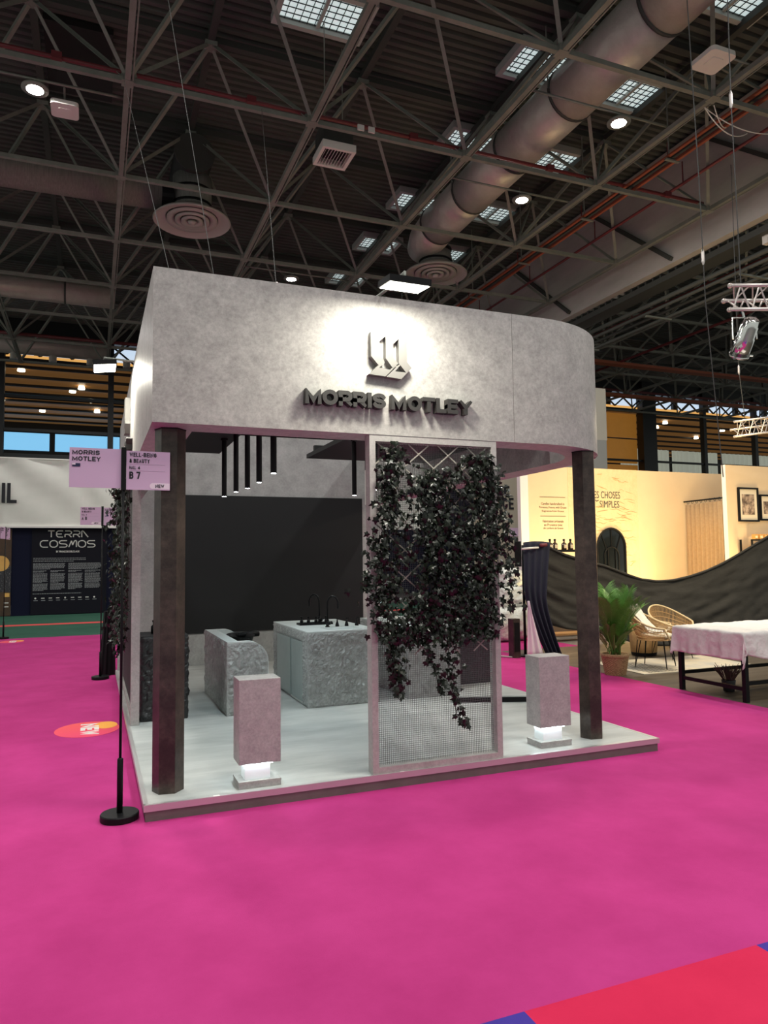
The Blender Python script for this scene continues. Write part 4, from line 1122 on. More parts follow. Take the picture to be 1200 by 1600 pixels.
# arched mirror
t = thing('arched_mirror', 'black framed arched window-style mirror on the stone patterned wall', 'mirror', (10.12, 7.95, .9))
A = []
def arch(w, z0, zs, r):
    return [(-w, z0), (w, z0)]+[(w*cos(a), zs+w*r*sin(a)) for a in [pi*i/16 for i in range(17)]]
MB().prism(arch(.37, .7, 1.80, 1.1), (10.12, 7.99, 0), FX, FZ, FN, .012).build('glass', M_mirror, t)
def arch_tube(w, z0, zs, r, rad): return [(10.12-w, 7.96, z0)]+[(10.12-w*cos(a), 7.96, zs+w*r*sin(a)) for a in [pi*i/16 for i in range(17)]]+[(10.12+w, 7.96, z0)]
MB().tube(arch_tube(.375, .7, 1.80, 1.1, 0), .02, 8).build('frame', M_black, t)
MB().tube(arch_tube(.19, .7, 1.62, 1.0, 0), .011, 8).build('inner_arch', M_black, t)
for a in (pi/4, pi/2, 3*pi/4):
    MB().bar((10.12+.19*cos(a), 7.96, 1.62+.19*sin(a)), (10.12+.37*cos(a), 7.96, 1.80+.40*sin(a)), .014).build('glazing_bar', M_black, t)
for dx in (-.1, .1): MB().box(10.12+dx-.007, 10.12+dx+.007, 7.95, 7.97, .7, 1.76).build('glazing_bar', M_black, t)

# nearer cream wall, curtain, pictures, shelf
t = thing('booth_wall', 'nearer cream wall with two framed photographs at the right edge', 'partition', (13.5, 6.6, 0))
MB().box(12.03, 17.5, 6.6, 6.7, 0, 3.50).build('wall_panel', M_yellow, t)
MB().box(12.02, 12.03, 6.599, 6.701, 0, 3.503).build('edge_strip', M_whiteend, t)
t = thing('curtain_rod', 'black curtain rod with rings between the two cream walls', 'curtain rod', (12.2, 7.3, 2.83))
MB().tube([(12.24, 8.0, 2.83), (12.02, 6.7, 2.81)], .018, 8).build('rod', M_black, t, smooth=True)
for k in range(8):
    y = 7.85-.15*k; x = 12.02+(y-6.7)*.169
    MB().tube([(x+.028*cos(a), y, 2.80+.035*sin(a)) for a in [2*pi*i/10 for i in range(11)]], .005, 5).build('ring', M_black, t)
t = thing('curtain', 'beige pleated curtain hanging from the black rod, beside the cream wall', 'curtain', (12.15, 7.3, .05))
def cf(u, v):
    y = 7.95-1.2*u; x = 12.02+(y-6.7)*.169+.045*sin(u*52+.6*sin(u*7))*(.6+.4*(1-v))
    return (x, y, .05+2.70*v)
MB().grid(cf, 130, 4).build('fabric', M_curtain, t, smooth=True, solid=.006)
def picture(x0, x1, z0, z1, label):
    t = thing('framed_photograph', label, 'picture', ((x0+x1)/2, 6.58, (z0+z1)/2))
    f = MB(); w = .035
    for a in ((x0,x1,z0,z0+w),(x0,x1,z1-w,z1),(x0,x0+w,z0+w,z1-w),(x1-w,x1,z0+w,z1-w)): f.box(a[0],a[1],6.555,6.599,a[2],a[3])
    f.build('frame', M_black, t)
    MB().box(x0+w, x1-w, 6.58, 6.598, z0+w, z1-w).build('mount', M_mount, t)
    i = .11
    MB().box(x0+w+i*.7, x1-w-i*.7, 6.576, 6.58, z0+w+i, z1-w-i).build('print', M_photo, t)
picture(12.325, 12.90, 2.305, 3.03, 'larger black framed sepia photograph, left of the pair')
picture(12.945, 13.6, 2.33, 2.89, 'black framed sepia photograph cut by the right edge of the picture')
t = thing('wall_shelf', 'black metal frame shelf against the nearer cream wall, above the black drape', 'shelf', (12.9, 6.4, 1.3))
SX0, SX1 = 12.31, 13.6
for x in (SX0, 12.93):
    for y in (6.28, 6.56): MB().box(x, x+.03, y-.015, y+.015, .0, 1.92).build('upright', M_black, t)
for z in (1.89, 1.60, 1.20):
    MB().box(SX0+.03, SX1, 6.265, 6.295, z, z+.03).build('rail', M_black, t)
for z in (1.60, 1.20): MB().box(SX0+.03, SX1, 6.30, 6.545, z, z+.025).build('board', M_black, t)
for k in range(7):
    x = 12.60+.145*k
    tt = thing('candle_box', 'amber candle box, number %s from the left in the row above the shelf' % ('one','two','three','four','five','six','seven')[k], 'box', (x, 6.42, 1.93), 'amber boxes above the shelf')
    tt['label'] = ['first', 'second', 'third', 'fourth', 'fifth', 'sixth', 'last'][k]+' amber candle box from the left in the row on the shelf'
    MB().box(x-.045, x+.045, 6.40, 6.48, 1.922, 2.03).build('body', M_orangebox, tt)
    MB().box(x-.03, x+.03, 6.396, 6.40, 1.95, 2.0).build('label', M_label, tt)
MB().box(12.55, 13.55, 6.38, 6.50, 1.90, 1.921).build('top_board', M_black, t)
def bottle(x, y, z, label, grp, s=1.):
    t = thing('bottle', label, 'bottle', (x, y, z), grp)
    MB().lathe([(.05*s, 0), (.055*s, .01), (.055*s, .12*s), (.02*s, .15*s), (.02*s, .18*s)], 14, (x, y, z)).build('body', M_bottle, t, smooth=True)
    MB().lathe([(.024*s, .18*s), (.024*s, .22*s)], 10, (x, y, z)).build('cap', M_black, t)
    MB().box(x-.035*s, x+.035*s, y-.058*s, y-.054*s, z+.03*s, z+.10*s).build('label', M_label, t)
for k in range(4):
    bottle(12.78+.14*k+(.02 if k > 1 else 0), 6.42, 1.626, ['first', 'second', 'third', 'last'][k]+' dark bottle from the left on the black shelf at the right edge', 'dark bottles on the black shelf', 1.0)
t = thing('candle', 'orange candle glass beside the bottles on the black shelf', 'candle', (12.52, 6.42, 1.626))
MB().lathe([(.06, 0), (.075, .02), (.08, .17)], 16, (12.52, 6.42, 1.626)).build('glass', M_orangebox, t)
MB().lathe([(.065, .171), (.065, .18)], 12, (12.52, 6.42, 1.626)).build('wax', M_label, t)
t = thing('candle_box', 'amber box on the lower board of the black shelf', 'box', (12.55, 6.42, 1.226))
MB().box(12.40, 12.66, 6.36, 6.50, 1.226, 1.36).build('body', M_orangebox, t)
MB().box(12.44, 12.62, 6.355, 6.36, 1.25, 1.33).build('label', M_label, t)

# low display bench hidden under the drape, bottles standing on it
t = thing('display_bench', 'dark display bench with a wooden lower shelf under the black drape', 'bench', (8.1, 6.95, 0))
MB().box(7.5, 8.7, 6.8, 7.2, 1.70, 1.745).build('top', M_black, t)
for x in (7.52, 8.64):
    for y in (6.82, 7.14): MB().box(x, x+.04, y, y+.04, 0, 1.70).build('leg', M_black, t)
MB().box(7.56, 8.64, 6.83, 7.17, .12, .15).build('lower_shelf', M_woodlow, t)
for k, x in enumerate((7.866, 7.98, 8.19, 8.34)):
    bottle(x, 7.0, 1.745, ['leftmost', 'second', 'third', 'rightmost'][k]+' amber bottle standing behind the top edge of the black drape', 'amber bottles behind the drape', .95)
MB().box(7.8, 9.6, 7.6, 7.65, 0, 1.2).build('booth_kick', M_brownboard, None)
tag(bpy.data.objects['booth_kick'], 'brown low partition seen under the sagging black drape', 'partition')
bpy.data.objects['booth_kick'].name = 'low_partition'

# black drape
t = thing('black_drape', 'long black fabric drape sagging across the cream booth', 'drape', (8.9, 5.2, 0))
TOP = [(6.30, 1.845), (6.64, 1.80), (7.01, 1.65), (7.45, 1.53), (7.86, 1.44), (8.25, 1.31), (8.61, 1.20), (8.97, 1.155), (9.33, 1.165), (9.7, 1.22), (10.09, 1.31), (10.5, 1.44), (10.9, 1.60), (11.74, 1.96), (12.6, 2.25)]
BOT = [(6.30, .62), (6.64, .50), (7.01, .40), (7.45, .34), (7.86, .26), (8.25, .12), (8.61, .06), (8.97, .05), (9.33, .04), (9.7, .03), (10.09, .03), (10.5, .03), (10.9, .03), (11.74, .03), (12.6, .03)]
def interp(T, x):
    for (a, b), (c, d) in zip(T, T[1:]):
        if x <= c: return b+(d-b)*(x-a)/(c-a)
    return T[-1][1]
def df(u, v):
    x = 6.32+6.1*u; zt = interp(TOP, x); zb = interp(BOT, x)
    z = zb+(zt-zb)*v
    # folds follow the sag of the top edge
    w = .05*noise.noise(Vector((x*1.1, (z-zt)*9+x*.6, 3)))*min(1, (1-v)*5)+.03*noise.noise(Vector((x*2.6, (z-zt)*22, 8)))+.010*sin(x*15+(1-v)*4+3*noise.noise(Vector((x, z, 0))))*(1-v)
    return (x, 5.4-.35*(1-v)*min(1, max(0, (x-7.5)/1.5))+w, z)
MB().grid(df, 150, 30).build('fabric', M_drape, t, smooth=True, solid=.006)
hem = MB().tube([(x, 5.385, interp(TOP, x)-.01) for x in [6.34+.1*k for k in range(60)]], .024, 8); hem.build('hem', M_drape, t, smooth=True)
t = thing('navy_drape', 'navy cloth hanging from the drape pole and trailing to the carpet', 'drape', (6.4, 5.3, 0))
def nf(u, v):
    # v=1 top; the cloth narrows and sweeps to the right at the floor
    s = (1-v)
    xl = 6.15+.0*s+.62*max(0, s-.42)**1.3*1.2; xr = 6.66-.10*sin(s*pi*.8)+.42*max(0, s-.5)**1.1
    x = xl+(xr-xl)*u; z = .01+1.83*v
    if v > .93: x += 0
    return (x, 5.27+.035*sin(u*24+s*2)*(.35+s*.65)+.0*s-.15*max(0, s-.6), z+.02*sin(u*pi)*v)
MB().grid(nf, 60, 34).build('cloth', M_navycloth, t, smooth=True, solid=.006)
t = thing('drape_pole', 'pole with white clamp holding the left end of the black drape', 'stand', (6.2, 5.42, 0))
MB().tube([(6.24, 5.43, 0), (6.24, 5.43, 1.80)], .022, 10).build('pole', M_black, t, smooth=True)
MB().tube([(6.08, 5.20, 1.735), (6.40, 5.22, 1.755)], .017, 8).build('clamp_bar', M_white, t, smooth=True)
MB().tube([(6.44, 5.22, 1.79), (6.56, 5.22, 1.80)], .028, 10).build('clamp_grip', M_redpipe, t, smooth=True)
MB().box(6.10, 6.14, 5.32, 5.46, 1.45, 1.86).build('bracket', M_black, t)
MB().lathe([(.16, 0), (.16, .02), (.03, .03)], 20, (6.24, 5.43, 0)).build('foot', M_black, t)
t = thing('speaker_box', 'dark slim box standing on the magenta carpet left of the navy cloth', 'box', (5.98, 5.35, 0))
MB().bevbox(5.93, 6.06, 5.28, 5.44, 0, .62, .006).build('body', M_column, t)
MB().box(5.95, 6.04, 5.272, 5.279, .1, .56).build('front', M_black, t)
t = thing('pink_sheet', 'pale pink sheet hanging beside the navy cloth down to the carpet', 'sheet', (6.2, 5.15, 0))
MB().grid(lambda u, v: (6.10+.04*v+(.30*(1-v)+.02)*u, 5.16+.02*sin(u*15), .005+.9*v), 20, 8).build('cloth', M_pinkpale, t, smooth=True, solid=.004)
t = thing('white_cable', 'white cable lying in a loop on the magenta carpet', 'cable', (5.7, 5.0, 0))
MB().tube([(5.62+.22*k/20*1.6, 5.5+.28*sin(k/20*5)*.6, .012) for k in range(21)], .012, 6).build('wire', M_white, t, smooth=True)
MB().box(5.58, 5.63, 5.47, 5.53, .0, .03).build('plug', M_white, t)

# plastic wrapped furniture seen between ivy and drape
t = thing('wrapped_furniture', 'furniture wrapped in clear plastic sheeting behind the ivy frame', 'furniture', (7.3, 7.6, 0))
def blob(cx, cy, cz, rx, ry, rz, sd):
    m = MB()
    def f(u, v):
        a = 2*pi*u; b = pi*(v-.5)
        p = Vector((cos(a)*cos(b), sin(a)*cos(b), sin(b)))
        k = 1+.22*noise.noise(p*2.6+Vector((sd,0,0)))+.10*noise.noise(p*7+Vector((sd,0,0)))
        sx = max(abs(p.x), abs(p.y), abs(p.z)); q = p*(.55+.45/sx)*k
        return (cx+q.x*rx, cy+q.y*ry, max(cz-rz, cz+q.z*rz))
    return m.grid(f, 44, 24)
blob(7.15, 7.5, .34, .42, .36, .33, 1).build('plastic_sheet', M_plastic, t, smooth=True)
blob(7.3, 7.6, .83, .36, .3, .22, 5).build('plastic_sheet', M_plastic, t, smooth=True)
blob(7.35, 7.7, 1.2, .26, .26, .2, 9).build('plastic_sheet', M_plastic, t, smooth=True)
# partitions further back on the right
t = thing('partition_wall', 'beige partition with large black letters, seen beside the ivy frame post', 'partition', (11, 13.3, 0))
MB().box(9.6, 11.3, 13.0, 13.1, 0, 4.0).build('wall_board', M_beigewall, t)
word('lettering', 'EE', .40, .29, (10.31, 12.985, 3.37), FX, FZ, FN, M_ink, t, .01, .24)
word('lettering', 'ICE', .46, .33, (10.38, 12.985, 2.99), FX, FZ, FN, M_ink, t, .01, .22)
for k in range(2): MB().lathe([(.055, 0), (.055, .01)], 14, (10.52+.02*k, 12.98, 2.82-.28*k), axis='y').build('dot', M_ink, t)
MB().box(10.69, 10.95, 12.96, 12.995, 2.22, 2.46).build('pink_notice', M_pink, t)
t = thing('partition_wall', 'tall grey partition seen just right of the rounded fascia corner', 'partition', (11.5, 10.1, 0))
MB().box(10.2, 11.77, 10.0, 10.1, 4.55, 5.88).build('upper_board', M_greywall, t)
MB().box(10.2, 11.75, 10.0, 10.1, 0, 4.55).build('lower_board', M_greywall2, t)

# ------------------------------------------------------------------ palm
t = thing('potted_palm', 'bushy green areca palm in a woven basket on the booth floor', 'potted plant', (6.27, 3.28, 0))
PX, PY = 6.27, 3.28
def weave(u, v):
    z = .245*v; r = .135+.042*v+.006*sin(v*2*pi*9)*sin(u*2*pi*22)
    return (PX+r*cos(2*pi*u), PY+r*sin(2*pi*u), z)
MB().grid(weave, 132, 54).build('basket', M_basket, t, smooth=True)
MB().lathe([(.178, .235), (.186, .25), (.186, .275), (.172, .285), (.160, .28), (.160, .23)], 28, (PX, PY, 0)).build('basket_rim', M_basket, t, smooth=True)
MB().lathe([(.158, .235), (.10, .25), (.01, .255)], 20, (PX, PY, 0)).build('soil', M_soil, t)
rp = random.Random(21)
def frond(base, az, lean, L, droop):
    # rachis with narrow leaflets
    m = MB(); pts = []; n = 9
    for k in range(n+1):
        s = k/n
        r = L*(lean*s+.35*droop*s*s); h = L*(s*(1-.25*lean)-.55*droop*s*s*s)
        pts.append(Vector((base[0]+cos(az)*r, base[1]+sin(az)*r, base[2]+h)))
    m.tube(pts, [.006*(1-.8*k/n)+.001 for k in range(n+1)], 4, cap=False)
    for k in range(32):
        s = .26+.74*k/31; i = min(int(s*n), n-1); u = s*n-i
        p = pts[i].lerp(pts[i+1], u); d = (pts[i+1]-pts[i]).normalized()
        side = d.cross(Vector((0,0,1))); side = side.normalized() if side.length > .01 else Vector((1,0,0))
        up = side.cross(d)
        for sg in (-1, 1):
            ll = L*.34*(1-.55*abs(s-.55)*1.4)*rp.uniform(.85, 1.1)
            dirv = (side*sg*.75+d*.75+up*.22).normalized()
            q1 = p+dirv*ll*.5+Vector((0,0,.006)); q2 = p+dirv*ll+Vector((0,0,-.10*ll-.03*droop))
            w = d*.0062
            m.add([p-w*.5, p+w*.5, q1+w, q1-w, q2], [(0,1,2,3),(3,2,4)])
    return m
cane = MB()
for k in range(10):
    a = rp.uniform(0, 6.28); r = rp.uniform(.02, .10)
    cane.tube([(PX+r*cos(a), PY+r*sin(a), .24), (PX+r*1.3*cos(a), PY+r*1.3*sin(a), .48), (PX+r*1.9*cos(a), PY+r*1.9*sin(a), .66)], [.014, .011, .007], 7)
cane.build('cane', M_palmstem, t, smooth=True)
for k in range(38):
    a = 2.4*k+rp.uniform(-.3, .3)
    low = k >= 26
    frond((PX+rp.gauss(0,.04), PY+rp.gauss(0,.04), .30 if not low else .28), a, rp.uniform(.10, .34) if not low else rp.uniform(.4, .6), rp.uniform(.72, .98) if not low else rp.uniform(.38, .52), rp.uniform(.1, .42)).build('frond', M_palm, t, fix=False)

# ------------------------------------------------------------------ rug, chairs, side table
t = thing('rug', 'cream rug with dark line pattern under the rattan chairs', 'rug', (7.6, 3.5, 0))
MB().prism([(6.58, 3.08), (8.56, 2.98), (8.70, 4.2), (6.66, 4.3)], (0,0,.0005), (1,0,0), (0,1,0), (0,0,1), .010).build('pile', M_rug, t)
lm = MB()
for k in range(9):
    lm.box(6.72, 7.25, 3.16+.1*k, 3.175+.1*k, .0108, .0118)
    lm.box(6.76+.06*k, 6.77+.06*k, 3.14, 4.05, .0108, .0116)
lm.build('pattern', M_rugline, t)
def rattan_chair(loc, rz, label, cushion=True):
    t = thing('rattan_chair', label, 'chair', loc)
    # bucket shell of woven canes, local front is +X
    def rim(a):
        # a from -pi*.80 (right arm front) to +pi*.80, back in the middle at pi
        r = .31; back = (1+cos(a))/2            # a=0 is the back
        x = -r*cos(a)*1.0; y = r*1.05*sin(a); z = .56+.24*back**2.2
        return Vector((x, y, z))
    def low(a):
        r = .23; x = -r*cos(a)+.01; y = r*sin(a); return Vector((x, y, .40))
    A = [-2.35+4.7*i/24 for i in range(25)]
    def place(p): return Vector(loc)+Matrix.Rotation(rz, 3, 'Z') @ Vector(p)
    MB().tube([place(rim(a)) for a in A]+[place((.27, .2, .42)), place((.30, 0, .405)), place((.27, -.2, .42)), place(rim(A[0]))], .014, 8).build('rim', M_rattanpale, t, smooth=True)
    MB().tube([place(low(a)) for a in A], .010, 7).build('seat_ring', M_rattan, t, smooth=True)
    m = MB()
    for i in range(73):
        a = -2.35+4.7*i/72; b = rim(a); c = low(a); mid = (b+c)/2+Vector((-.03*cos(a), .03*sin(a), -.02))
        m.tube([place(b), place(mid), place(c)], .0048, 4, cap=False)
    for s in (.2, .4, .6, .8):
        m.tube([place(rim(a).lerp(low(a), s)+Vector((-.025*cos(a), .025*sin(a), -.015))) for a in A], .005, 4, cap=False)
    tag(m.build('woven_back', M_rattan, t), kind='stuff')
    MB().lathe([(.24, .392), (.25, .40), (.24, .41)], 24, tuple(place((.0, 0, 0)))).build('seat', M_rattan, t)
    for (sx, sy) in ((1,1),(1,-1),(-1,1),(-1,-1)):
        m = MB()
        m.tube([place((sx*.16, sy*.10, .395)), place((sx*.22, sy*.20, .012)), place((sx*.18, sy*.19, .395))], .007, 6)
        m.build('leg', M_black, t)
    if cushion:
        m = MB()
        def f(u, v):
            a = 2*pi*u; b = pi*(v-.5); c = lambda w: math.copysign(abs(w)**.6, w)
            return place((.02+.21*c(cos(a))*cos(b)**.5, .21*c(sin(a))*cos(b)**.5, .45+.045*sin(b)))
        m.grid(f, 28, 10).build('seat_cushion', M_cushion, t, smooth=True)
    return t, place
t, place = rattan_chair((7.16, 3.50, .0106), -1.05, 'rattan armchair with white throw and cushion, right of the palm')
m = MB().grid(lambda u, v: place((-.29+.40*v**1.1, -.19+.38*u+.05*v, .86-.33*min(1,v*1.5)-.02*v+.012*sin(u*16+v*4)+.012*sin(u*9-v*11))), 24, 14)
o = m.build('throw', M_throw, None, smooth=True, solid=.012); tag(o, 'crumpled white throw draped over the back of the nearer rattan chair', 'blanket')
rattan_chair((8.05, 4.12, .0106), -1.55, 'paler rattan armchair farther back, nearest the sagging drape')
t = thing('side_table', 'round rattan side table between the two rattan armchairs', 'table', (7.95, 4.62, .0106))
MB().lathe([(.20, .05), (.22, .30), (.23, .48)], 26, (7.95, 4.62, .0106)).build('drum', M_rattan, t, smooth=True)
MB().lathe([(.24, .48), (.24, .505)], 26, (7.95, 4.62, .0106)).build('top', M_rattanpale, t)
MB().lathe([(.19, 0), (.20, .05)], 26, (7.95, 4.62, .0106)).build('base', M_black, t)

# ------------------------------------------------------------------ table with white cloth
t = thing('steel_table', 'black steel framed table at the right edge, under a white cloth', 'table', (7.2, 1.6, 0))
TX0, TX1, TY0, TY1, TH_ = 6.22, 8.3, 1.12, 2.08, .74
for x in (TX0, TX1-.05):
    for y in (TY0, TY1-.05): MB().box(x, x+.05, y, y+.05, 0, TH_-.04).build('leg', M_black, t)
for x in (TX0+.01, TX1-.04): MB().box(x, x+.03, TY0+.05, TY1-.05, .12, .16).build('stretcher', M_black, t)
for y in (TY0+.01, TY1-.04): MB().box(TX0+.05, TX1-.05, y, y+.03, .18, .22).build('stretcher', M_black, t)
MB().box(TX0-.02, TX1+.02, TY0-.02, TY1+.02, TH_-.04, TH_).build('top', M_black, t)
def cl(u, v):
    # cloth over the table: overhang at the left end and along the front
    a = -.30+2.5*u; b = -.32+1.5*v      # distance along X from the left end, along Y from the front edge
    x = TX0-.02; y = TY0-.02
    ov = 0
    zx = zy = 0
    px = a; py = b
    w = .018*sin(b*17+1.2*sin(b*5))+.01*sin(b*41)
    wy = .02*sin(a*15+.8*sin(a*6))+.012*sin(a*37)
    if a < 0: zx = -a; px = -.012-.05*zx+w*min(1, zx*4)
    if b < 0: zy = -b*(.55+.45*abs(sin(a*2.1+.4))); py = -.012-.05*zy+wy*min(1, zy*4)
    if b > 1.0: ov = b-1.0; py = 1.0+.012+.04*ov; zy = ov*.6
    drop = max(zx, zy) if not (zx and zy) else (zx**2+zy**2)**.5*1.08
    z = TH_+.012-drop+(.012*noise.noise(Vector((a*4, b*4, 2))) if drop == 0 else .0)
    cr = abs(noise.noise(Vector((a*5.5, b*5.5, 4))))+.5*abs(noise.noise(Vector((a*12, b*12, 9))))
    return (x+px+(.020*cr if a < 0 else 0)*-1, y+py-(.022*cr if b < 0 else 0), z+(.014*cr if drop == 0 else 0))
o = MB().grid(cl, 120, 70).build('tablecloth', M_cloth, None, smooth=True, solid=.004, fix=True)
tag(o, 'crumpled white fabric cloth draped over the black steel table', 'tablecloth')
t = thing('potted_heather', 'small purple heather in a dark pot on the floor under the table', 'potted plant', (6.62, 1.72, 0))
MB().lathe([(.055, 0), (.06, .005), (.08, .13), (.075, .135)], 18, (6.62, 1.72, 0)).build('pot', M_pot, t, smooth=True)
MB().lathe([(.075, .12), (.01, .128)], 14, (6.62, 1.72, 0)).build('soil', M_soil, t)
hm = MB()
for k in range(70):
    a = rp.uniform(0, 6.28); r = rp.uniform(0, .06); l = rp.uniform(.10, .20); sp = r*1.9+.02
    p = Vector((6.62+r*cos(a), 1.72+r*sin(a), .12)); q = p+Vector((sp*cos(a), sp*sin(a), l))
    hm.tube([p, (p+q)/2+Vector((0,0,.02)), q], [.003, .007, .002], 4, cap=False)
tag(hm.build('flower_stem', M_heather, t), kind='stuff')

# ================================================================== ROOF FITTINGS
t = thing('spiral_duct', 'large silver round duct running lengthwise below the roof', 'duct', (7.95, 6, 10.2))
yy = [-4, -1.1, 1.75, 3.55, 5.9, 7.85, 9.75, 11.5]
for a, b in zip(yy, yy[1:]):
    MB().tube([(7.85, a+.02, 10.2), (7.85, b-.02, 10.2)], .50, 28).build('duct_section', M_duct, t, smooth=True)
    MB().tube([(7.85, b-.03, 10.2), (7.85, b+.03, 10.2)], .515, 28).build('collar', M_steeldark, t, smooth=True)
MB().tube([(7.85, 11.5, 10.2), (7.9, 12.3, 10.15), (8.0, 12.8, 10.1)], [.50, .48, .42], 28).build('end_section', M_duct, t, smooth=True)
for y in (1.75, 5.9, 9.75):
    for s in (-1, 1): MB().bar((7.85+s*.515, y, 10.2), (7.85+s*.515, y, 11.4), .02).build('hanger', M_steel, t)
def diffuser(x, y, label, ztop):
    t = thing('swirl_diffuser', label, 'air diffuser', (x, y, 9.25))
    MB().lathe([(.43, 9.55), (.43, ztop)], 28, (x, y, 0)).build('neck', M_ductgrey, t, smooth=True)
    for z in (9.62, 9.95): MB().lathe([(.45, z), (.45, z+.05)], 28, (x, y, 0)).build('collar', M_black, t, smooth=True)
    MB().lathe([(.84, 9.28), (.86, 9.30), (.80, 9.36), (.55, 9.50), (.44, 9.56)], 40, (x, y, 0), cap=False).build('outer_dish', M_diff, t, smooth=True)
    MB().lathe([(.84, 9.279), (.70, 9.37), (.58, 9.37)], 40, (x, y, 0), cap=False).build('dish_face', M_diff, t, smooth=True)
    for r0, r1, z in ((.56, .40, 9.30), (.38, .26, 9.28), (.24, .12, 9.26)):
        MB().lathe([(r0, z+.06), (r0, z), (r1, z+.05), (r1, z+.10)], 36, (x, y, 0), cap=False).build('ring', M_diff, t, smooth=True)
    MB().lathe([(.10, 9.30), (.07, 9.24), (.01, 9.22)], 20, (x, y, 0)).build('boss', M_diff, t, smooth=True)
    return t
diffuser(8.22, 12.45, 'round swirl diffuser at the end of the silver duct, above the stand', 9.9)
d = diffuser(1.68, 11.6, 'round swirl diffuser hanging at the left under a dark drum duct', 10.3)
t = thing('drum_duct', 'dark capped drum duct above the left swirl diffuser', 'duct', (1.65, 11.6, 10.6))
MB().tube([(1.66, 11.05, 10.62), (1.66, 13.2, 10.62)], .42, 28).build('drum', M_hatch, t, smooth=True)
MB().tube([(1.66, 11.03, 10.62), (1.66, 11.08, 10.62)], .44, 28).build('end_cap', M_steeldark, t)
t = thing('fabric_duct', 'wide grey textile duct crossing at the left toward the swirl diffuser', 'duct', (-3, 11.6, 9.75))
MB().tube([(-11, 11.6, 9.62), (1.0, 11.6, 9.80)], .32, 24).build('sleeve', M_ductgrey, t, smooth=True)
MB().tube([(.98, 11.6, 9.80), (1.25, 11.6, 9.80)], .30, 24).build('end_collar', M_black, t)

def high_bay(x, y, label, xa, xb):
    t = thing('high_bay_lamp', label, 'lamp', (x, y, 9.0), 'high bay lamps under the roof')
    MB().lathe([(.05, 9.14), (.09, 9.13), (.20, 9.07), (.20, 9.04)], 20, (x, y, 0)).build('housing', M_steel, t, smooth=True)
    MB().lathe([(.125, 9.032), (.125, 9.039)], 20, (x, y, 0)).build('lens', M_lamp, t)
    MB().tube([(x, y, 9.13), (x, y, 9.21)], .014, 6).build('stem', M_steel, t)
    MB().tube([(xa, y, 9.215), (xb, y, 9.215)], .022, 8).build('rail', M_steel, t, smooth=True)
    area_light('high_bay_light', (x, y, 9.02), (x, y, 0), HIGHBAY_POWER, .24, HIGHBAY_COLOR)
high_bay(-1.25, 7.39, 'bright high bay lamp at the top left of the roof, beside a white box', -2.9, .1)
high_bay(8.0, 4.82, 'bright high bay lamp under the skylights, right of the silver duct', 6.1, 9.1)
high_bay(7.9, 7.7, 'bright high bay lamp farther along, just right of the silver duct', 6.1, 9.1)
high_bay(4.47, 13.46, 'bright high bay lamp seen just above the fascia top edge', 3.1, 6.1)
def access_point(x, y, z, s, label, hold, rz=0):
    t = thing('antenna_box', label, 'antenna', (x, y, z), 'white boxes under the roof')
    m = MB(); pts = []
    for (cx, cy) in ((1,1),(-1,1),(-1,-1),(1,-1)):
        a0 = {(1,1):0, (-1,1):pi/2, (-1,-1):pi, (1,-1):3*pi/2}[(cx,cy)]
        for k in range(5):
            a = a0+pi/2*k/4; pts.append((cx*s*.7+s*.3*cos(a), cy*s*.7+s*.3*sin(a)))
    c, sn = cos(rz), sin(rz); pts = [(a*c-b*sn, a*sn+b*c) for a, b in pts]
    m.prism(pts, (x, y, z), (1,0,0), (0,1,0), (0,0,1), .07).build('case', M_white, t)
    m = MB().prism([(a*.45, b*.45) for a, b in pts], (x, y, z), (1,0,0), (0,1,0), (0,0,-1), .012); m.build('raised_centre', M_white, t)
    MB().tube([(x, y, z+.07), (x, y, z+.17), (hold[0], hold[1], z+.18)], .016, 6).build('stem', M_steel, t)
access_point(-.83, 7.75, 9.0, .21, 'white antenna box beside the top left high bay lamp', (-.83, 7.40))
access_point(8.32, 3.08, 9.05, .24, 'white antenna box at the top right, near the silver duct', (9.1, 3.1))
access_point(13.35, 11.5, 9.05, .30, 'white antenna box below the concrete bulkhead, above the rounded fascia corner', (12.74, 11.5))
t = thing('bulkhead_speaker', 'small white box hanging under the concrete bulkhead at the right', 'speaker', (12.9, 6.1, 8.4))
MB().bevbox(12.86, 13.0, 6.0, 6.14, 8.2, 8.42, .01).build('case', M_white, t)
MB().box(12.88, 12.98, 5.99, 5.999, 8.23, 8.39).build('grille', M_white, t)
t = thing('unit_heater', 'white framed louvred heater hanging under the roof, centre top', 'heater', (3.75, 7.5, 9.1))
hx0, hx1, hy0, hy1 = 3.42, 4.05, 7.2, 7.86
f = MB()
for a in ((hx0,hx1,hy0,hy0+.06),(hx0,hx1,hy1-.06,hy1),(hx0,hx0+.06,hy0+.06,hy1-.06),(hx1-.06,hx1,hy0+.06,hy1-.06)): f.box(a[0],a[1],a[2],a[3],9.0,9.14)
f.build('frame', M_white, t)
for k in range(9):
    x = hx0+.09+.056*k
    MB().add([(x, hy0+.06, 9.02), (x+.03, hy0+.06, 9.08), (x+.03, hy1-.06, 9.08), (x, hy1-.06, 9.02), (x+.005, hy0+.06, 9.015), (x+.035, hy0+.06, 9.075), (x+.035, hy1-.06, 9.075), (x+.005, hy1-.06, 9.015)], [(0,1,2,3),(7,6,5,4),(0,4,5,1),(2,6,7,3),(0,3,7,4),(1,5,6,2)]).build('louvre', M_white, t)
MB().box(hx0+.04, hx1-.04, hy0+.04, hy1-.04, 9.14, 9.55).build('body', M_steeldark, t)
for (x, y) in ((hx0+.05, hy0+.05), (hx1-.05, hy1-.05)): MB().bar((x, y, 9.5), (x, y, 11.4), .015).build('rod', M_steel, t)
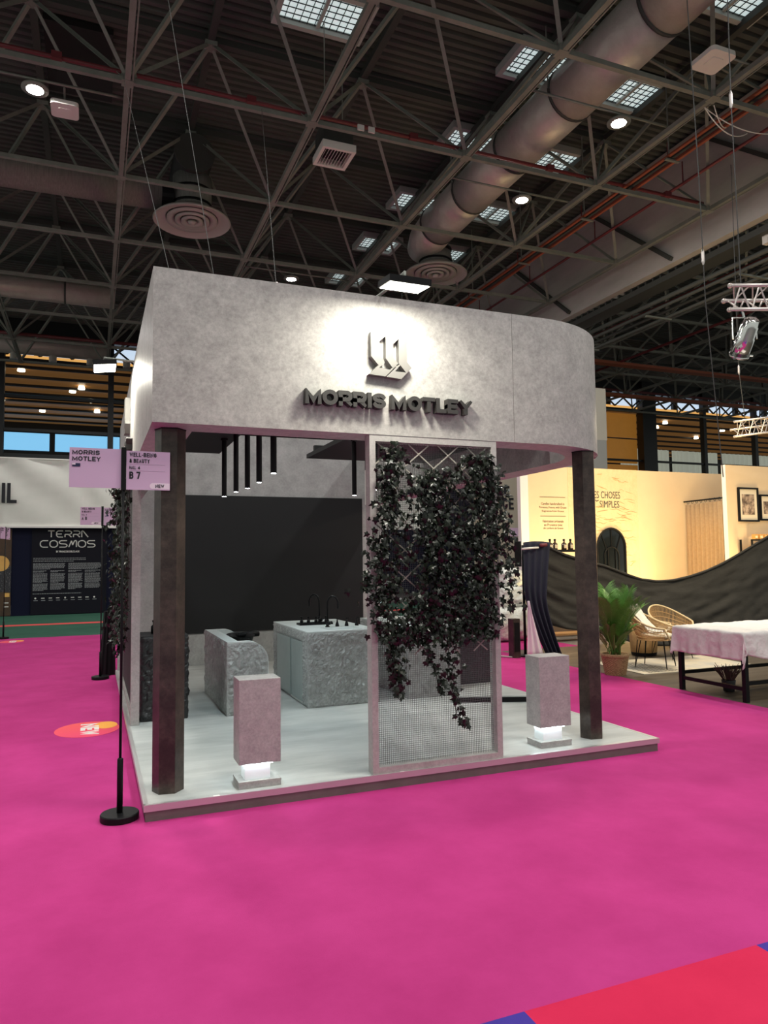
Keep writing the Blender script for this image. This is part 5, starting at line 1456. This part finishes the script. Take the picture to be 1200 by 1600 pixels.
for (x, y, lab) in ((3.9, 6.75, 'pale cable label plate on the chord above the louvred heater'), (-.3, 9.9, 'pair of small white socket boxes on a chord at the left')):
    t = thing('junction_box', lab, 'box', (x, y, 9.2))
    for k in range(2):
        MB().box(x+.2*k, x+.12+.2*k, y-.06, y-.03, 9.12, 9.22).build('plate', M_white, t)

# rigging at the right edge
def box_truss(o, d, n, s, m, label, loc, r=.024):
    t = thing('rigging_truss', label, 'truss', loc)
    o = Vector(o); d = Vector(d).normalized(); up = Vector((0,0,1)); sd = d.cross(up).normalized()
    ch = [o+up*s*.5, o-sd*s*.58-up*s*.0, o+sd*.0-up*s*.5]
    ch = [o+up*.55*s+sd*.1*s, o-sd*.55*s-up*.15*s+up*.2*s, o-up*.55*s-sd*.05*s]
    L = n*s*.9
    for c in ch: MB().tube([c, c+d*L], r, 10).build('chord', m, t, smooth=True)
    for c in ch: MB().lathe([(r*1.25, 0), (r*1.25, .03)], 10, tuple(c), axis='y').build('end_collar', m, t)
    for k in range(n):
        for i in range(3):
            a = ch[i]+d*(k*s*.9+.03); b = ch[(i+1)%3]+d*((k+.5)*s*.9); c2 = ch[i]+d*((k+1)*s*.9)
            MB().tube([a, b], r*.42, 6).build('lacing', m, t); MB().tube([b, c2], r*.42, 6).build('lacing', m, t)
    return t
box_truss((6.36, 1.21, 4.50), (.95, -.36, 0), 6, .24, M_trussalu, 'silver lattice rigging truss entering at the right edge, with the spotlight below', (6.4, 1.2, 4.5), .022)
box_truss((11.20, 5.56, 4.03), (.92, -.38, .12), 7, .26, M_trussalu, 'farther small lattice truss below the steel cable, right edge', (11.2, 5.5, 4), .02)
t = thing('par_spotlight', 'polished silver stage spotlight hanging from the rigging truss', 'spotlight', (6.53, 1.18, 4.05))
c0 = Vector((6.505, 1.085, 4.175)); c1 = Vector((6.59, 1.33, 3.90)); ax = (c1-c0).normalized()
MB().tube([c0-ax*.06, c0-ax*.05, c0+ax*.02, c0+ax*.03, c0+ax*.16, c0+ax*.17, c1], [.05, .082, .084, .094, .094, .102, .104], 24).build('can', M_par, t, smooth=True)
MB().tube([c1-ax*.005, c1+ax*.02], [.112, .112], 24).build('front_ring', M_par, t, smooth=True)
MB().tube([c1+ax*.021, c1+ax*.024], [.095, .095], 24).build('lens', M_mirror, t)
for k in range(3):
    a = 2*pi*k/3; s = Vector((1,0,0)).cross(ax).normalized(); u = ax.cross(s)
    p = c1+(s*cos(a)+u*sin(a))*.112
    MB().tube([p, p+(s*cos(a)+u*sin(a))*.035], .012, 6).build('clip', M_par, t)
b = (c0+c1)/2
MB().tube([b+Vector((-.125, .05, .0)), b+Vector((-.125, .05, .25)), b+Vector((.125, -.05, .25)), b+Vector((.125, -.05, 0))], .011, 8).build('yoke', M_par, t)
MB().tube([b+Vector((0, 0, .25)), b+Vector((-.02, 0, .33))], .016, 8).build('hook_clamp', M_par, t)
def cable(pts, r, label, fit=None):
    t = thing('hanging_cable', label, 'cable', pts[0])
    MB().tube(pts, r, 6).build('wire', M_rope, t)
    if fit: 
        p = Vector(fit); MB().lathe([(.008, -.1), (.02, -.06), (.02, .06), (.008, .1)], 10, tuple(p)).build('shackle', M_trussalu, t)
    return t
cable([(6.31, 1.0, 9.1), (6.345, 1.07, 6.79), (6.48, 1.17, 4.64)], .006, 'steel cable carrying the near rigging truss at the right edge', (6.345, 1.07, 6.75))
cable([(6.5, 1.8, 9.1), (6.636, 1.85, 6.27), (6.73, 1.92, 4.75), (6.967, 1.986, 2.56)], .006, 'long thin cable hanging in front of the cream booth walls', (6.7, 1.9, 5.3))
cable([(11.0, 5.2, 9.1), (11.32, 5.52, 5.2), (11.40, 5.50, 4.20)], .007, 'cable carrying the farther lattice truss', (11.32, 5.52, 5.2))
cable([(.26, .75, 3.49), (.02, 6.6, 9.1)], .003, 'thin suspension wire at the square left corner of the fascia top')
cable([(.57, .75, 3.49), (.35, 4.0, 9.1)], .003, 'thin suspension wire right of the square fascia corner, leaning the same way')
cable([(1.02, .75, 3.49), (1.03, .82, 3.75), (2.2, 6.7, 9.1)], .0035, 'thin suspension wire with shackle rising behind the fascia top, left of the small lamp', (1.025, .79, 3.70))
t = thing('cable_loop', 'slack white cable loops near the top right antenna box and steel cable', 'cable', (9.6, 4.2, 9.1))
for a, b, sag in (((9.1, 4.0), (10.4, 4.3), .22), ((9.1, 4.0), (10.9, 4.1), .16), ((9.2, 3.9), (9.9, 4.3), .12)):
    MB().tube([(a[0]+(b[0]-a[0])*k/12, a[1]+(b[1]-a[1])*k/12, 9.08-sag*4*(k/12)*(1-k/12)) for k in range(13)], .009, 6).build('wire', M_white, t)
